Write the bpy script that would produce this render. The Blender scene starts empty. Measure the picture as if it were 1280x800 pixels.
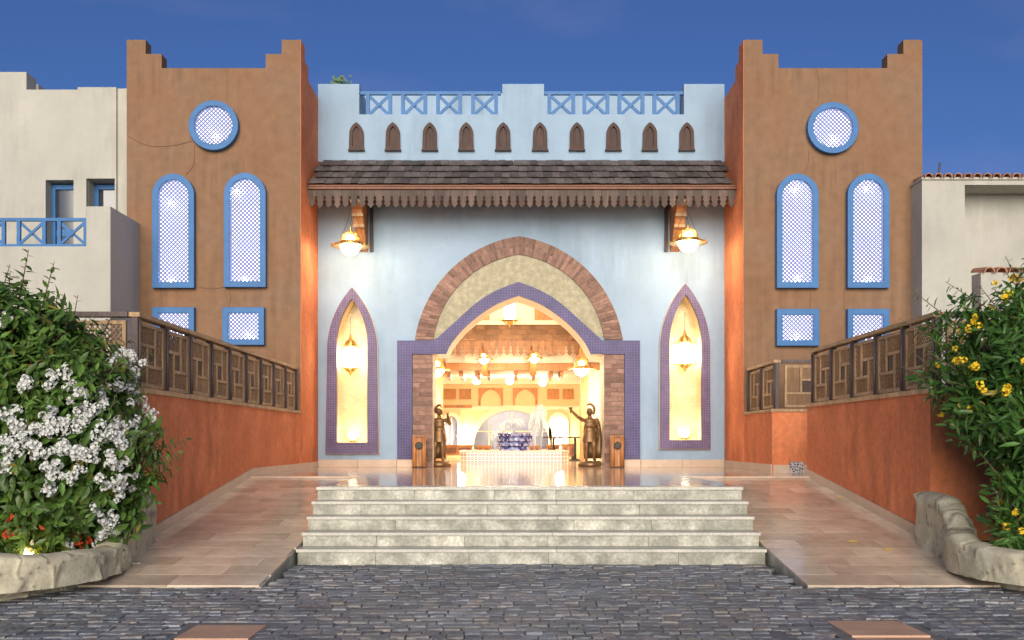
import bpy, bmesh, math, random
import numpy as np
from mathutils import Vector, Matrix, noise
from mathutils.geometry import tessellate_polygon
R = math.radians
random.seed(7)
sc = bpy.context.scene
col = sc.collection

# ------------------------------------------------------------------ camera, sky, sun, exposure
EYE, FPX = 1.44, 1235.0
cd = bpy.data.cameras.new('camera'); cam = bpy.data.objects.new('camera', cd); col.objects.link(cam)
cam.location = (0, 0, EYE); cam.rotation_euler = (R(90), 0, 0)
cd.sensor_width = 36; cd.lens = 36 * FPX / 1280; cd.shift_y = (552 - 400) / 1280
cd.clip_start = .1; cd.clip_end = 2000
sc.camera = cam
SUN_EL, SUN_AZ = 12, 1            # dusk glow behind the photographer, a little to the left
w = bpy.data.worlds.new('World'); sc.world = w; w.use_nodes = True
wn = w.node_tree; bg = wn.nodes['Background']
sky = wn.nodes.new('ShaderNodeTexSky'); sky.sky_type = 'NISHITA'; sky.sun_disc = False
sky.sun_elevation = R(SUN_EL); sky.sun_rotation = R(180 + SUN_AZ)
sky.ozone_density = 7; sky.air_density = 1.0; sky.dust_density = 0
tc = wn.nodes.new('ShaderNodeTexCoord'); mp = wn.nodes.new('ShaderNodeMapping'); mp.inputs['Scale'].default_value = (2.2, 2.2, 5.5)
ns = wn.nodes.new('ShaderNodeTexNoise'); ns.inputs['Scale'].default_value = 1.7; ns.inputs['Detail'].default_value = 5
rp = wn.nodes.new('ShaderNodeValToRGB'); rp.color_ramp.elements[0].position = .5; rp.color_ramp.elements[1].position = .85
rp.color_ramp.elements[1].color = (.5, .5, .5, 1)
mx = wn.nodes.new('ShaderNodeMix'); mx.data_type = 'RGBA'; mx.inputs[7].default_value = (2.6, 2.6, 5.2, 1)
wn.links.new(tc.outputs['Generated'], mp.inputs[0]); wn.links.new(mp.outputs[0], ns.inputs[0])
wn.links.new(ns.outputs[0], rp.inputs[0]); wn.links.new(rp.outputs[0], mx.inputs[0])
tint = wn.nodes.new('ShaderNodeVectorMath'); tint.operation = 'MULTIPLY'; tint.inputs[1].default_value = (1.35, .92, 1.0)   # violet dusk air
wn.links.new(sky.outputs[0], tint.inputs[0]); wn.links.new(tint.outputs[0], mx.inputs[6]); wn.links.new(mx.outputs[2], bg.inputs[0])
bg.inputs[1].default_value = .055
sd = bpy.data.lights.new('sun', 'SUN'); so = bpy.data.objects.new('sun', sd); col.objects.link(so)
sd.energy = 3.0; sd.angle = R(45); sd.color = (1, .9, .76)
so.rotation_euler = (R(90 - SUN_EL), 0, R(-SUN_AZ)); so.location = (-5, -10, 12)
sc.view_settings.view_transform = 'Standard'; sc.view_settings.look = 'None'
sc.view_settings.exposure = .78; sc.view_settings.gamma = 1
sc.render.engine = 'CYCLES'
sc.cycles.use_denoising = True
try: sc.cycles.denoiser = 'OPENIMAGEDENOISE'
except Exception: pass
sc.cycles.sample_clamp_indirect = 6
sc.cycles.max_bounces = 7; sc.cycles.diffuse_bounces = 4; sc.cycles.glossy_bounces = 4

def at(px, py, d):                      # a measured picture point at its real distance d (metres)
    return Vector(((px - 640) * d / FPX, d, EYE - (py - 552) * d / FPX))
def ax(px, d): return (px - 640) * d / FPX
def az(py, d): return EYE - (py - 552) * d / FPX

# ------------------------------------------------------------------ materials
def nmat(name):
    m = bpy.data.materials.new(name); m.use_nodes = True
    nt = m.node_tree; b = nt.nodes['Principled BSDF']
    return m, nt, b, nt.nodes.new, nt.links.new
def coords(nt, N, L, objrand):
    t = N('ShaderNodeTexCoord'); oi = N('ShaderNodeObjectInfo'); v = t.outputs['Object']
    if objrand:
        ml = N('ShaderNodeMath'); ml.operation = 'MULTIPLY'; ml.inputs[1].default_value = 57.3; L(oi.outputs['Random'], ml.inputs[0])
        ad = N('ShaderNodeVectorMath'); ad.operation = 'ADD'; L(v, ad.inputs[0]); L(ml.outputs[0], ad.inputs[1]); v = ad.outputs[0]
    return v, oi
def scale_col(nt, N, L, csock, fsock):
    m = N('ShaderNodeVectorMath'); m.operation = 'SCALE'
    L(csock, m.inputs[0]); L(fsock, m.inputs['Scale']); return m.outputs[0]
def rng(N, L, s, a, b, lo=.3, hi=.7):
    r = N('ShaderNodeMapRange'); r.inputs[1].default_value = lo; r.inputs[2].default_value = hi
    r.inputs[3].default_value = a; r.inputs[4].default_value = b; L(s, r.inputs[0]); return r.outputs[0]
def tex(N, L, v, scale, detail=5, rough=.55, stretch=None):
    if stretch:
        mp = N('ShaderNodeMapping'); mp.inputs['Scale'].default_value = stretch; L(v, mp.inputs[0]); v = mp.outputs[0]
    n = N('ShaderNodeTexNoise'); n.inputs['Scale'].default_value = scale; n.inputs['Detail'].default_value = detail
    n.inputs['Roughness'].default_value = rough; L(v, n.inputs['Vector']); return n.outputs[0]
def bumpn(N, L, h, strength, dist, b):
    bu = N('ShaderNodeBump'); bu.inputs['Strength'].default_value = strength; bu.inputs['Distance'].default_value = dist
    L(h, bu.inputs['Height']); L(bu.outputs[0], b.inputs['Normal']); return bu
def M(name, c, rough=.8, var=.12, vs=2.0, bump=.3, bs=60, bd=.01, objvar=0, metal=0, col2=None, streak=None, spec=.4, var2=.06, rvar=0):
    m, nt, b, N, L = nmat(name)
    v, oi = coords(nt, N, L, objvar > 0)
    rgb = N('ShaderNodeRGB'); rgb.outputs[0].default_value = (*c, 1); cs = rgb.outputs[0]
    n1 = tex(N, L, v, vs)
    if col2:
        mx = N('ShaderNodeMix'); mx.data_type = 'RGBA'; L(rng(N, L, n1, 0, 1, .42, .68), mx.inputs[0]); L(cs, mx.inputs[6])
        mx.inputs[7].default_value = (*col2, 1); cs = mx.outputs[2]
    f = rng(N, L, n1, 1 - var, 1 + var)
    n2 = tex(N, L, v, vs * 7, 4)
    f2 = rng(N, L, n2, 1 - var2, 1 + var2)
    cs = scale_col(nt, N, L, scale_col(nt, N, L, cs, f), f2)
    if streak:
        sk = rng(N, L, tex(N, L, v, 1.0, 6, .65, streak), .80, 1.05, .38, .6)      # rain streaks in patches
        mk = N('ShaderNodeMix'); L(rng(N, L, tex(N, L, v, .55, 3), 0, 1, .42, .62), mk.inputs[0]); mk.inputs[2].default_value = 1; L(sk, mk.inputs[3])
        cs = scale_col(nt, N, L, cs, mk.outputs[0])
    if objvar:
        cs = scale_col(nt, N, L, cs, rng(N, L, oi.outputs['Random'], 1 - objvar, 1 + objvar, 0, 1))
    L(cs, b.inputs['Base Color'])
    b.inputs['Roughness'].default_value = rough; b.inputs['Metallic'].default_value = metal
    b.inputs['Specular IOR Level'].default_value = spec
    if rvar: L(rng(N, L, n2, rough - rvar, rough + rvar), b.inputs['Roughness'])
    if bump: bumpn(N, L, tex(N, L, v, bs, 4), bump, bd, b)
    return m
def mosaic(name, c1, c2, grout, size, plane='xz', rough=.3, ratio=1.0):
    m, nt, b, N, L = nmat(name)
    t = N('ShaderNodeTexCoord'); sp = N('ShaderNodeSeparateXYZ'); cb = N('ShaderNodeCombineXYZ'); L(t.outputs['Object'], sp.inputs[0])
    L(sp.outputs[{'x': 0, 'y': 1}[plane[0]]], cb.inputs[0]); L(sp.outputs[{'y': 1, 'z': 2}[plane[1]]], cb.inputs[1])
    br = N('ShaderNodeTexBrick'); br.offset = 0; br.inputs['Scale'].default_value = 1
    br.inputs['Brick Width'].default_value = size; br.inputs['Row Height'].default_value = size * ratio
    br.inputs['Mortar Size'].default_value = size * .07; br.inputs['Mortar Smooth'].default_value = .1
    br.inputs['Color1'].default_value = (*c1, 1); br.inputs['Color2'].default_value = (*c2, 1); br.inputs['Mortar'].default_value = (*grout, 1)
    L(cb.outputs[0], br.inputs['Vector'])
    cs = scale_col(nt, N, L, br.outputs['Color'], rng(N, L, tex(N, L, t.outputs['Object'], 2.5), .8, 1.2))
    L(cs, b.inputs['Base Color']); b.inputs['Roughness'].default_value = rough
    inv = N('ShaderNodeMath'); inv.operation = 'SUBTRACT'; inv.inputs[0].default_value = 1; L(br.outputs['Fac'], inv.inputs[1])
    bumpn(N, L, inv.outputs[0], .6, .004, b)
    return m
def emit(name, c, s):
    m, nt, b, N, L = nmat(name)
    b.inputs['Base Color'].default_value = (.8, .8, .8, 1); b.inputs['Emission Color'].default_value = (*c, 1); b.inputs['Emission Strength'].default_value = s
    return m
def wood(name, c, rough=.6, objvar=.1, bump=.4):
    m, nt, b, N, L = nmat(name)
    v, oi = coords(nt, N, L, True)
    n = tex(N, L, v, 3, 6, .6, (9, 9, 1.2)); n2 = tex(N, L, v, 2.2)
    rgb = N('ShaderNodeRGB'); rgb.outputs[0].default_value = (*c, 1)
    cs = scale_col(nt, N, L, rgb.outputs[0], rng(N, L, n, .65, 1.3)); cs = scale_col(nt, N, L, cs, rng(N, L, n2, .8, 1.2))
    cs = scale_col(nt, N, L, cs, rng(N, L, oi.outputs['Random'], 1 - objvar, 1 + objvar, 0, 1))
    L(cs, b.inputs['Base Color']); b.inputs['Roughness'].default_value = rough
    bumpn(N, L, n, bump, .01, b); return m
def leafmat(name, c, c2, transl=.25):
    m, nt, b, N, L = nmat(name)
    g = N('ShaderNodeNewGeometry'); n = tex(N, L, g.outputs['Position'], 5, 3)
    mx = N('ShaderNodeMix'); mx.data_type = 'RGBA'; mx.inputs[6].default_value = (*c, 1); mx.inputs[7].default_value = (*c2, 1)
    L(rng(N, L, n, 0, 1), mx.inputs[0])
    old = N('ShaderNodeMix'); old.data_type = 'RGBA'; L(rng(N, L, g.outputs['Random Per Island'], 0, 1, .955, .965), old.inputs[0]); L(mx.outputs[2], old.inputs[6]); old.inputs[7].default_value = (.26, .22, .04, 1)
    wh = N('ShaderNodeTexWhiteNoise'); wh.noise_dimensions = '1D'; L(g.outputs['Random Per Island'], wh.inputs['W'])
    cs = scale_col(nt, N, L, old.outputs[2], rng(N, L, wh.outputs['Value'], .5, 1.6, 0, 1))
    L(cs, b.inputs['Base Color']); b.inputs['Roughness'].default_value = .42; b.inputs['Specular IOR Level'].default_value = .45
    tr = N('ShaderNodeBsdfTranslucent'); L(cs, tr.inputs[0]); ms = N('ShaderNodeMixShader'); ms.inputs[0].default_value = transl
    L(b.outputs[0], ms.inputs[1]); L(tr.outputs[0], ms.inputs[2]); L(ms.outputs[0], nt.nodes['Material Output'].inputs[0]); return m

TAN = M('tan_stucco', (.275, .152, .082), .9, .10, .7, .4, 40, .012, col2=(.235, .145, .09), var2=.10, streak=(6, 6, .35))
TERRA = M('terracotta_stucco', (.74, .23, .092), .88, .10, 1.4, .6, 30, .015, col2=(.77, .265, .112), var2=.12, streak=(4, 4, 1.2))
PALEBLUE = M('pale_blue_stucco', (.33, .45, .57), .88, .06, .8, .25, 30, .008, var2=.03, streak=(2, 2, .3))
CREAMW = M('cream_white_stucco', (.48, .465, .405), .9, .07, 1.0, .25, 40, .008, var2=.03, streak=(2, 2, .3))
CREAM = M('cream_plaster', (.84, .74, .56), .75, .05, 1.5, .1, 40)
YELLOW = M('ochre_plaster', (.78, .62, .34), .8, .06, 1.5, .1, 40)
BLUEP = M('blue_painted_wood', (.033, .155, .385), .5, .12, 3, .2, 60, .004)
LATT = M('pale_blue_lattice_paint', (.20, .23, .46), .6, .05, 4, 0)
DARKW = wood('dark_brown_wood', (.075, .042, .032), .7)
SHING = M('grey_shingle', (.125, .105, .10), .8, .3, 6, .6, 30, .02, objvar=.4, var2=.2)
FRINGE = wood('weathered_fringe_wood', (.115, .083, .066), .75, .25)
REDWOOD = wood('red_brown_fascia', (.20, .075, .035), .55)
RAILW = wood('light_rail_wood', (.42, .27, .14), .65, .12)
RAILD = wood('grey_brown_post_wood', (.10, .072, .065), .6, .15)
RAILL = wood('lattice_wood', (.30, .18, .09), .7, .1)
OAK = wood('orange_wood', (.45, .19, .06), .5)
MOSB = mosaic('violet_blue_mosaic', (.045, .038, .165), (.072, .054, .18), (.15, .135, .22), .062, rough=.5)
MOSV = mosaic('violet_mosaic', (.085, .055, .16), (.125, .08, .18), (.22, .18, .25), .055, rough=.5)
MOSG = M('gold_green_mosaic', (.335, .305, .185), .45, .12, 9, .6, 55, .01, col2=(.40, .36, .235), var2=.3)
MOSY = mosaic('yellow_mosaic', (.62, .50, .22), (.72, .60, .32), (.78, .70, .5), .05)
BRICK = M('brown_brick', (.265, .16, .122), .85, .25, 8, .5, 50, .01, objvar=.3, var2=.15)
MORTAR = M('brick_mortar', (.36, .26, .21), .95, .1, 5, .3, 60)
MARBLE = M('beige_marble', (.58, .43, .31), .1, .14, 1.6, .06, 25, .004, objvar=.12, col2=(.66, .50, .38), var2=.06, rvar=.05, spec=.6)
RAMPM = M('ramp_marble', (.66, .525, .39), .13, .16, 1.4, .1, 25, .004, objvar=.16, col2=(.73, .60, .46), var2=.07, rvar=.08, spec=.5)
GROUT = M('dark_grout', (.20, .135, .10), .9, .1, 5, .2)
PLINTH = M('pale_stone_plinth', (.62, .47, .34), .35, .1, 2, .1, 30, objvar=.06, spec=.5)
STEP = M('grey_green_travertine', (.30, .295, .235), .45, .22, 4, .3, 40, .008, objvar=.12, col2=(.47, .455, .38), var2=.26, spec=.5)
STEPT = M('worn_step_tread', (.52, .50, .43), .4, .14, 4, .2, 40, .005, objvar=.06, var2=.16, spec=.5)
COB = M('grey_cobblestone', (.185, .185, .195), .62, .25, 9, .7, 35, .015, objvar=.33, var2=.2, spec=.5)
def cobmat():
    m, nt, b, N, L = nmat('grey_cobblestone')
    v, oi = coords(nt, N, L, True); g = N('ShaderNodeNewGeometry')
    ad = N('ShaderNodeMath'); ad.operation = 'ADD'; L(oi.outputs['Random'], ad.inputs[0]); L(g.outputs['Random Per Island'], ad.inputs[1])
    fr = N('ShaderNodeMath'); fr.operation = 'FRACT'; L(ad.outputs[0], fr.inputs[0])
    cr = N('ShaderNodeValToRGB'); e = cr.color_ramp.elements
    e[0].color = (.12, .127, .14, 1); e[1].color = (.31, .30, .29, 1)
    for p, c in ((.3, (.185, .20, .22)), (.55, (.22, .225, .235)), (.75, (.25, .23, .21)), (.9, (.23, .255, .30))): q = e.new(p); q.color = (*c, 1)
    L(fr.outputs[0], cr.inputs[0])
    n = tex(N, L, g.outputs['Position'], 14, 6, .65, (1, 2.2, 1)); n2 = tex(N, L, g.outputs['Position'], .8, 3)
    cs = scale_col(nt, N, L, cr.outputs[0], rng(N, L, n, .6, 1.45)); cs = scale_col(nt, N, L, cs, rng(N, L, n2, .78, 1.18)); L(cs, b.inputs['Base Color'])
    L(rng(N, L, n, .45, .75), b.inputs['Roughness']); bumpn(N, L, tex(N, L, g.outputs['Position'], 30, 5), .9, .02, b); return m
COB = cobmat()
STREETM = M('street_bedding', (.08, .078, .08), .9, .3, 4, .5, 60)
GROUND = M('ground_dust', (.16, .14, .12), .95, .2, .3, .3, 10)
PINK = M('pink_paving_slab', (.55, .335, .225), .6, .15, 4, .2, 50, objvar=.08)
ROCK = M('rock_plaster', (.40, .36, .25), .9, .2, 4, .5, 45, .015, col2=(.46, .42, .31), var2=.12)
def rockmat():
    m = M('rock_plaster', (.52, .475, .335), .9, .12, 4, .4, 40, .012, col2=(.58, .53, .39), var2=.12)
    nt = m.node_tree; b = nt.nodes['Principled BSDF']; src = b.inputs['Base Color'].links[0].from_socket
    a = nt.nodes.new('ShaderNodeAttribute'); a.attribute_name = 'joint_dirt'
    mr = nt.nodes.new('ShaderNodeMapRange'); mr.inputs[1].default_value = .45; mr.inputs[2].default_value = .95; mr.inputs[4].default_value = .75; nt.links.new(a.outputs['Fac'], mr.inputs[0])
    mx = nt.nodes.new('ShaderNodeMix'); mx.data_type = 'RGBA'; nt.links.new(mr.outputs[0], mx.inputs[0]); nt.links.new(src, mx.inputs[6]); mx.inputs[7].default_value = (.12, .10, .07, 1)
    nt.links.new(mx.outputs[2], b.inputs['Base Color']); return m
ROCK = rockmat()
SOIL = M('soil', (.06, .04, .025), .95, .3, 8, .6, 40)
BRASS = M('gilded_brass', (.62, .40, .13), .35, .1, 8, 0, metal=.85)
IRON = M('dark_iron', (.05, .045, .04), .5, .1, 8, 0, metal=.6)
BRONZE = M('brown_bronze', (.20, .115, .05), .42, .3, 6, .3, 60, .006, metal=.55)
GLASSD = M('dark_window_glass', (.035, .045, .06), .06, .1, 2, 0, spec=.8)
GLASSB = M('blue_hall_glass', (.22, .25, .40), .12, .35, 1.2, 0, spec=.7)
FOUNT = M('cobalt_glazed_tile', (.035, .04, .16), .2, .4, 9, .2, 30, col2=(.3, .32, .5), var2=.4)
WATER = M('white_water', (.92, .95, .98), .15, .04, 4, 0)
_b = WATER.node_tree.nodes['Principled BSDF']; _b.inputs['Transmission Weight'].default_value = .55; _b.inputs['IOR'].default_value = 1.2
TERTILE = M('terracotta_roof_tile', (.42, .20, .12), .85, .2, 6, .4, 40, objvar=.2)
LEAFA = leafmat('bougainvillea_leaf', (.068, .155, .028), (.135, .23, .045))
LEAFB = leafmat('lance_leaf', (.052, .14, .026), (.10, .22, .04))
STEM = M('brown_stem', (.12, .075, .045), .85, .2, 6, .4)
WHITEF = M('white_bract', (.66, .67, .64), .6, .06, 6, 0)
YELF = M('yellow_petal', (.80, .56, .03), .55, .1, 6, 0)
REDF = M('red_petal', (.55, .07, .02), .6, .1, 6, 0)
LAMP = emit('lamp_glass', (1, .82, .56), 52)
LAMPS = emit('soft_lamp_glass', (1, .80, .50), 34)
LAMPN = emit('niche_lamp_glass', (1, .80, .48), 21)
LAMPI = emit('hall_lamp_glass', (1, .84, .60), 125)
BACKL = emit('window_backlight', (.93, .95, 1), 1.25)
BULB = emit('window_bulb', (1, .93, .82), 45)
CABLE = M('cable_grey', (.22, .13, .08), .7, .1, 5, 0)

# ------------------------------------------------------------------ mesh helpers
def org(o):
    v = Vector((0, 0, 0))
    while o is not None: v = v + o.location; o = o.parent
    return v
class MB:
    def __init__(s): s.v = []; s.f = []; s.mi = []
    def add(s, vs, fs, mi=0):
        n = len(s.v); s.v += [tuple(p) for p in vs]
        for f in fs: s.f.append(tuple(i + n for i in f)); s.mi.append(mi)
        return s
    def box(s, x0, x1, y0, y1, z0, z1, mi=0):
        return s.add([(x0,y0,z0),(x1,y0,z0),(x1,y1,z0),(x0,y1,z0),(x0,y0,z1),(x1,y0,z1),(x1,y1,z1),(x0,y1,z1)],
            [(0,3,2,1),(4,5,6,7),(0,1,5,4),(1,2,6,5),(2,3,7,6),(3,0,4,7)], mi)
    def hexa(s, p, mi=0):       # 8 points, bottom ring then top ring
        return s.add(p, [(0,3,2,1),(4,5,6,7),(0,1,5,4),(1,2,6,5),(2,3,7,6),(3,0,4,7)], mi)
    def slab(s, outer, holes, y0, y1, side_mi=None):    # polygon in x,z with thickness y0 (front) .. y1
        loops = [list(outer)] + [list(h) for h in holes]
        tri = tessellate_polygon([[Vector((a, b, 0)) for a, b in l] for l in loops])
        flat = [p for l in loops for p in l]; n = len(flat)
        vs = [(a, y0, b) for a, b in flat] + [(a, y1, b) for a, b in flat]
        fs = []
        for t in tri:
            a, b, c = [Vector(flat[i]) for i in t]
            cr = (b - a).cross(c - a)
            t = tuple(t) if cr > 0 else tuple(reversed(t))
            fs.append(t); fs.append(tuple(reversed([i + n for i in t])))
        s.add(vs, fs)
        base = 0; fs = []; mi = []
        for li, l in enumerate(loops):
            area = sum(l[i][0] * l[(i+1) % len(l)][1] - l[(i+1) % len(l)][0] * l[i][1] for i in range(len(l)))
            for i in range(len(l)):
                a, b = base + i, base + (i + 1) % len(l)
                q = (b, a, a + n, b + n) if (area > 0) == (li == 0) else (a, b, b + n, a + n)
                fs.append(q); mi.append(side_mi(li, l[i], l[(i+1) % len(l)]) if side_mi else 0)
            base += len(l)
        k = len(s.v) - len(vs)
        for q, m_ in zip(fs, mi): s.f.append(tuple(i + k for i in q)); s.mi.append(m_)
        return s
    def prism_yz(s, poly, x0, x1):
        m = MB().slab(poly, [], 0, 1)
        return s.add([((x0 if p[1] == 0 else x1), p[0], p[2]) for p in m.v], m.f)
    def prism_xy(s, poly, z0, z1):
        m = MB().slab(poly, [], 0, 1)
        return s.add([(p[0], p[2], (z0 if p[1] == 0 else z1)) for p in m.v], m.f)
    def bar(s, p, q, w, h, up=(0, 1, 0)):
        p = Vector(p); q = Vector(q); d = (q - p).normalized(); u = Vector(up); a = d.cross(u).normalized() * w / 2; u = a.cross(d).normalized() * h / 2
        return s.hexa([p-a-u, p+a-u, q+a-u, q-a-u, p-a+u, p+a+u, q+a+u, q-a+u])
    def tube(s, pts, r, n=6):
        pts = [Vector(p) for p in pts]; rs = r if isinstance(r, (list, tuple)) else [r] * len(pts)
        vs = []; prev = None
        for i, p in enumerate(pts):
            d = (pts[min(i+1, len(pts)-1)] - pts[max(i-1, 0)]).normalized()
            a = d.orthogonal().normalized() if prev is None else (prev - d * prev.dot(d)).normalized()
            prev = a; b = d.cross(a)
            vs += [p + (a * math.cos(2*math.pi*k/n) + b * math.sin(2*math.pi*k/n)) * rs[i] for k in range(n)]
        fs = [(i*n+k, i*n+(k+1) % n, (i+1)*n+(k+1) % n, (i+1)*n+k) for i in range(len(pts)-1) for k in range(n)]
        fs += [tuple(reversed(range(n))), tuple((len(pts)-1)*n + k for k in range(n))]
        return s.add(vs, fs)
    def lathe(s, prof, c=(0, 0, 0), n=16):       # profile (r, z)
        vs = []; fs = []
        for r, z in prof: vs += [(c[0] + r*math.cos(2*math.pi*k/n), c[1] + r*math.sin(2*math.pi*k/n), c[2] + z) for k in range(n)]
        for i in range(len(prof)-1): fs += [(i*n+k, i*n+(k+1) % n, (i+1)*n+(k+1) % n, (i+1)*n+k) for k in range(n)]
        fs += [tuple(reversed(range(n))), tuple((len(prof)-1)*n+k for k in range(n))]
        return s.add(vs, fs)
    def ball(s, c, r, n=12, m=8):
        rx, ry, rz = r if isinstance(r, (tuple, list)) else (r, r, r); p = MB().lathe([(max(.001, math.sin(math.pi*i/m)), -math.cos(math.pi*i/m)) for i in range(m+1)], n=n)
        return s.add([(c[0]+v[0]*rx, c[1]+v[1]*ry, c[2]+v[2]*rz) for v in p.v], p.f)
    def mesh(s, name, mats, o=Vector((0, 0, 0)), smooth=False):
        me = bpy.data.meshes.new(name); me.from_pydata([tuple(Vector(p) - o) for p in s.v], [], s.f)
        for m in (mats if isinstance(mats, (list, tuple)) else [mats]): me.materials.append(m)
        if any(s.mi): me.polygons.foreach_set('material_index', s.mi)
        if smooth: me.polygons.foreach_set('use_smooth', [True] * len(me.polygons))
        me.update(); return me
    def build(s, name, mats, parent=None, smooth=False, kind=None, bevel=0, loc=None):
        o = org(parent) if parent else (Vector(loc) if loc is not None else Vector((0, 0, 0)))
        ob = bpy.data.objects.new(name, s.mesh(name, mats, o, smooth)); col.objects.link(ob)
        if parent: ob.parent = parent
        else: ob.location = o
        if kind: ob['kind'] = kind
        if bevel:
            bv = ob.modifiers.new('bevel', 'BEVEL'); bv.width = bevel; bv.segments = 2; bv.limit_method = 'ANGLE'
        return ob
def inst(name, me, parent, loc, rot=(0, 0, 0), scale=(1, 1, 1)):      # a piece at world place loc under parent (unrotated parents)
    ob = bpy.data.objects.new(name, me); col.objects.link(ob); ob.parent = parent
    ob.location = Vector(loc) - org(parent); ob.rotation_euler = rot; ob.scale = scale; return ob
def thing(name, label, cat, loc=(0, 0, 0), group=None, rz=0):
    o = bpy.data.objects.new(name, None); col.objects.link(o); o.empty_display_size = .2
    o.location = loc; o.rotation_euler = (0, 0, rz); return tag(o, label, cat, group)
def tag(o, label, cat, group=None):
    o['label'] = label; o['category'] = cat
    if group: o['group'] = group
    return o
def copy_tree(o, parent=None):
    c = o.copy(); col.objects.link(c); c.parent = parent
    for ch in o.children: copy_tree(ch, c)
    return c
def arc3(p0, p1, p2, n=16):
    (ax_, ay), (bx, by), (cx, cy) = p0, p1, p2
    d = 2*(ax_*(by-cy)+bx*(cy-ay)+cx*(ay-by))
    ux = ((ax_**2+ay**2)*(by-cy)+(bx**2+by**2)*(cy-ay)+(cx**2+cy**2)*(ay-by))/d
    uy = ((ax_**2+ay**2)*(cx-bx)+(bx**2+by**2)*(ax_-cx)+(cx**2+cy**2)*(bx-ax_))/d
    r = math.hypot(ax_-ux, ay-uy); a0 = math.atan2(ay-uy, ax_-ux); a1 = math.atan2(cy-uy, cx-ux)
    while a1 - a0 > math.pi: a1 -= 2*math.pi
    while a1 - a0 < -math.pi: a1 += 2*math.pi
    return [(ux+r*math.cos(a0+(a1-a0)*i/n), uy+r*math.sin(a0+(a1-a0)*i/n)) for i in range(n+1)]
def smooth_line(pts, n=4):
    out = []; P = [pts[0]] + list(pts) + [pts[-1]]
    for i in range(1, len(P)-2):
        for k in range(n):
            t = k/n; a, b, c, d = P[i-1], P[i], P[i+1], P[i+2]
            out.append(tuple(.5*((2*b[j])+(-a[j]+c[j])*t+(2*a[j]-5*b[j]+4*c[j]-d[j])*t*t+(-a[j]+3*b[j]-3*c[j]+d[j])*t**3) for j in (0, 1)))
    return out + [tuple(pts[-1])]
def clip_line(p, d, poly):        # line p + t d against a convex polygon
    t0, t1 = -1e9, 1e9; n = len(poly)
    cx = sum(q[0] for q in poly)/n; cz = sum(q[1] for q in poly)/n
    for i in range(n):
        a, b = poly[i], poly[(i+1) % n]; nx, nz = b[1]-a[1], a[0]-b[0]
        if nx*(cx-a[0])+nz*(cz-a[1]) < 0: nx, nz = -nx, -nz
        num = nx*(p[0]-a[0])+nz*(p[1]-a[1]); den = nx*d[0]+nz*d[1]
        if abs(den) < 1e-9:
            if num < 0: return None
            continue
        t = -num/den
        if den > 0: t0 = max(t0, t)
        else: t1 = min(t1, t)
    return (t0, t1) if t1 - t0 > .004 else None
def lattice(mb, poly, pitch, wd, y0, y1, ang=45):    # crossing slats in x,z, clipped to a convex outline
    xs = [p[0] for p in poly]; zs = [p[1] for p in poly]; cx, cz = sum(xs)/len(xs), sum(zs)/len(zs)
    rad = math.hypot(max(xs)-min(xs), max(zs)-min(zs)); ym = (y0+y1)/2
    for sg in (1, -1):
        a = R(ang*sg); d = (math.cos(a), math.sin(a)); nrm = (-d[1], d[0]); k = int(rad/pitch)+1
        for i in range(-k, k+1):
            p = (cx+nrm[0]*i*pitch, cz+nrm[1]*i*pitch); t = clip_line(p, d, poly)
            if not t: continue
            q0 = (p[0]+d[0]*t[0], p[1]+d[1]*t[0]); q1 = (p[0]+d[0]*t[1], p[1]+d[1]*t[1])
            o = (nrm[0]*wd/2, nrm[1]*wd/2); f, b = (y0, ym) if sg > 0 else (ym-.0005, y1)
            mb.hexa([(q0[0]-o[0], b, q0[1]-o[1]), (q0[0]-o[0], f, q0[1]-o[1]), (q1[0]-o[0], f, q1[1]-o[1]), (q1[0]-o[0], b, q1[1]-o[1]),
                     (q0[0]+o[0], b, q0[1]+o[1]), (q0[0]+o[0], f, q0[1]+o[1]), (q1[0]+o[0], f, q1[1]+o[1]), (q1[0]+o[0], b, q1[1]+o[1])])
    return mb
def inset(poly, d):
    n = len(poly); cx = sum(p[0] for p in poly)/n; cz = sum(p[1] for p in poly)/n; out = []
    for i in range(n):
        a, b, c = Vector(poly[i-1]), Vector(poly[i]), Vector(poly[(i+1) % n])
        e1 = (b-a).normalized(); e2 = (c-b).normalized(); n1 = Vector((-e1.y, e1.x)); n2 = Vector((-e2.y, e2.x))
        if n1.dot(Vector((cx, cz))-b) < 0: n1 = -n1
        if n2.dot(Vector((cx, cz))-b) < 0: n2 = -n2
        m_ = (n1+n2); m_ = m_/max(.3, m_.length_squared/2); out.append((b.x+m_.x*d, b.y+m_.y*d))
    return out

# ------------------------------------------------------------------ levels and planes (metres)
PZ = .85                                  # platform level
XL, XR = -4.484, 4.91                     # inner faces of the two towers
XC = (XL + XR) / 2
FY = 22.8; FB = 23.85                     # facade front and back
TY = 20.95                                # tower fronts
WL, WR = -4.484, 5.08                     # ramp side walls
S0, S1, TR, RI = 11.65, 12.85, .30, .17   # stair foot, platform edge, tread, riser
SXL, SXR = -2.55, 3.01
R0, R1 = 10.1, 17.05                      # ramp foot and ramp head
def street_z(y): return max(-.12, min(0, (y - S0) * .026))
def ramp_z(y): return max(street_z(R0), min(PZ, street_z(R0) + .012 + (y - R0) / (R1 - R0) * (PZ + .03)))

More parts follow.
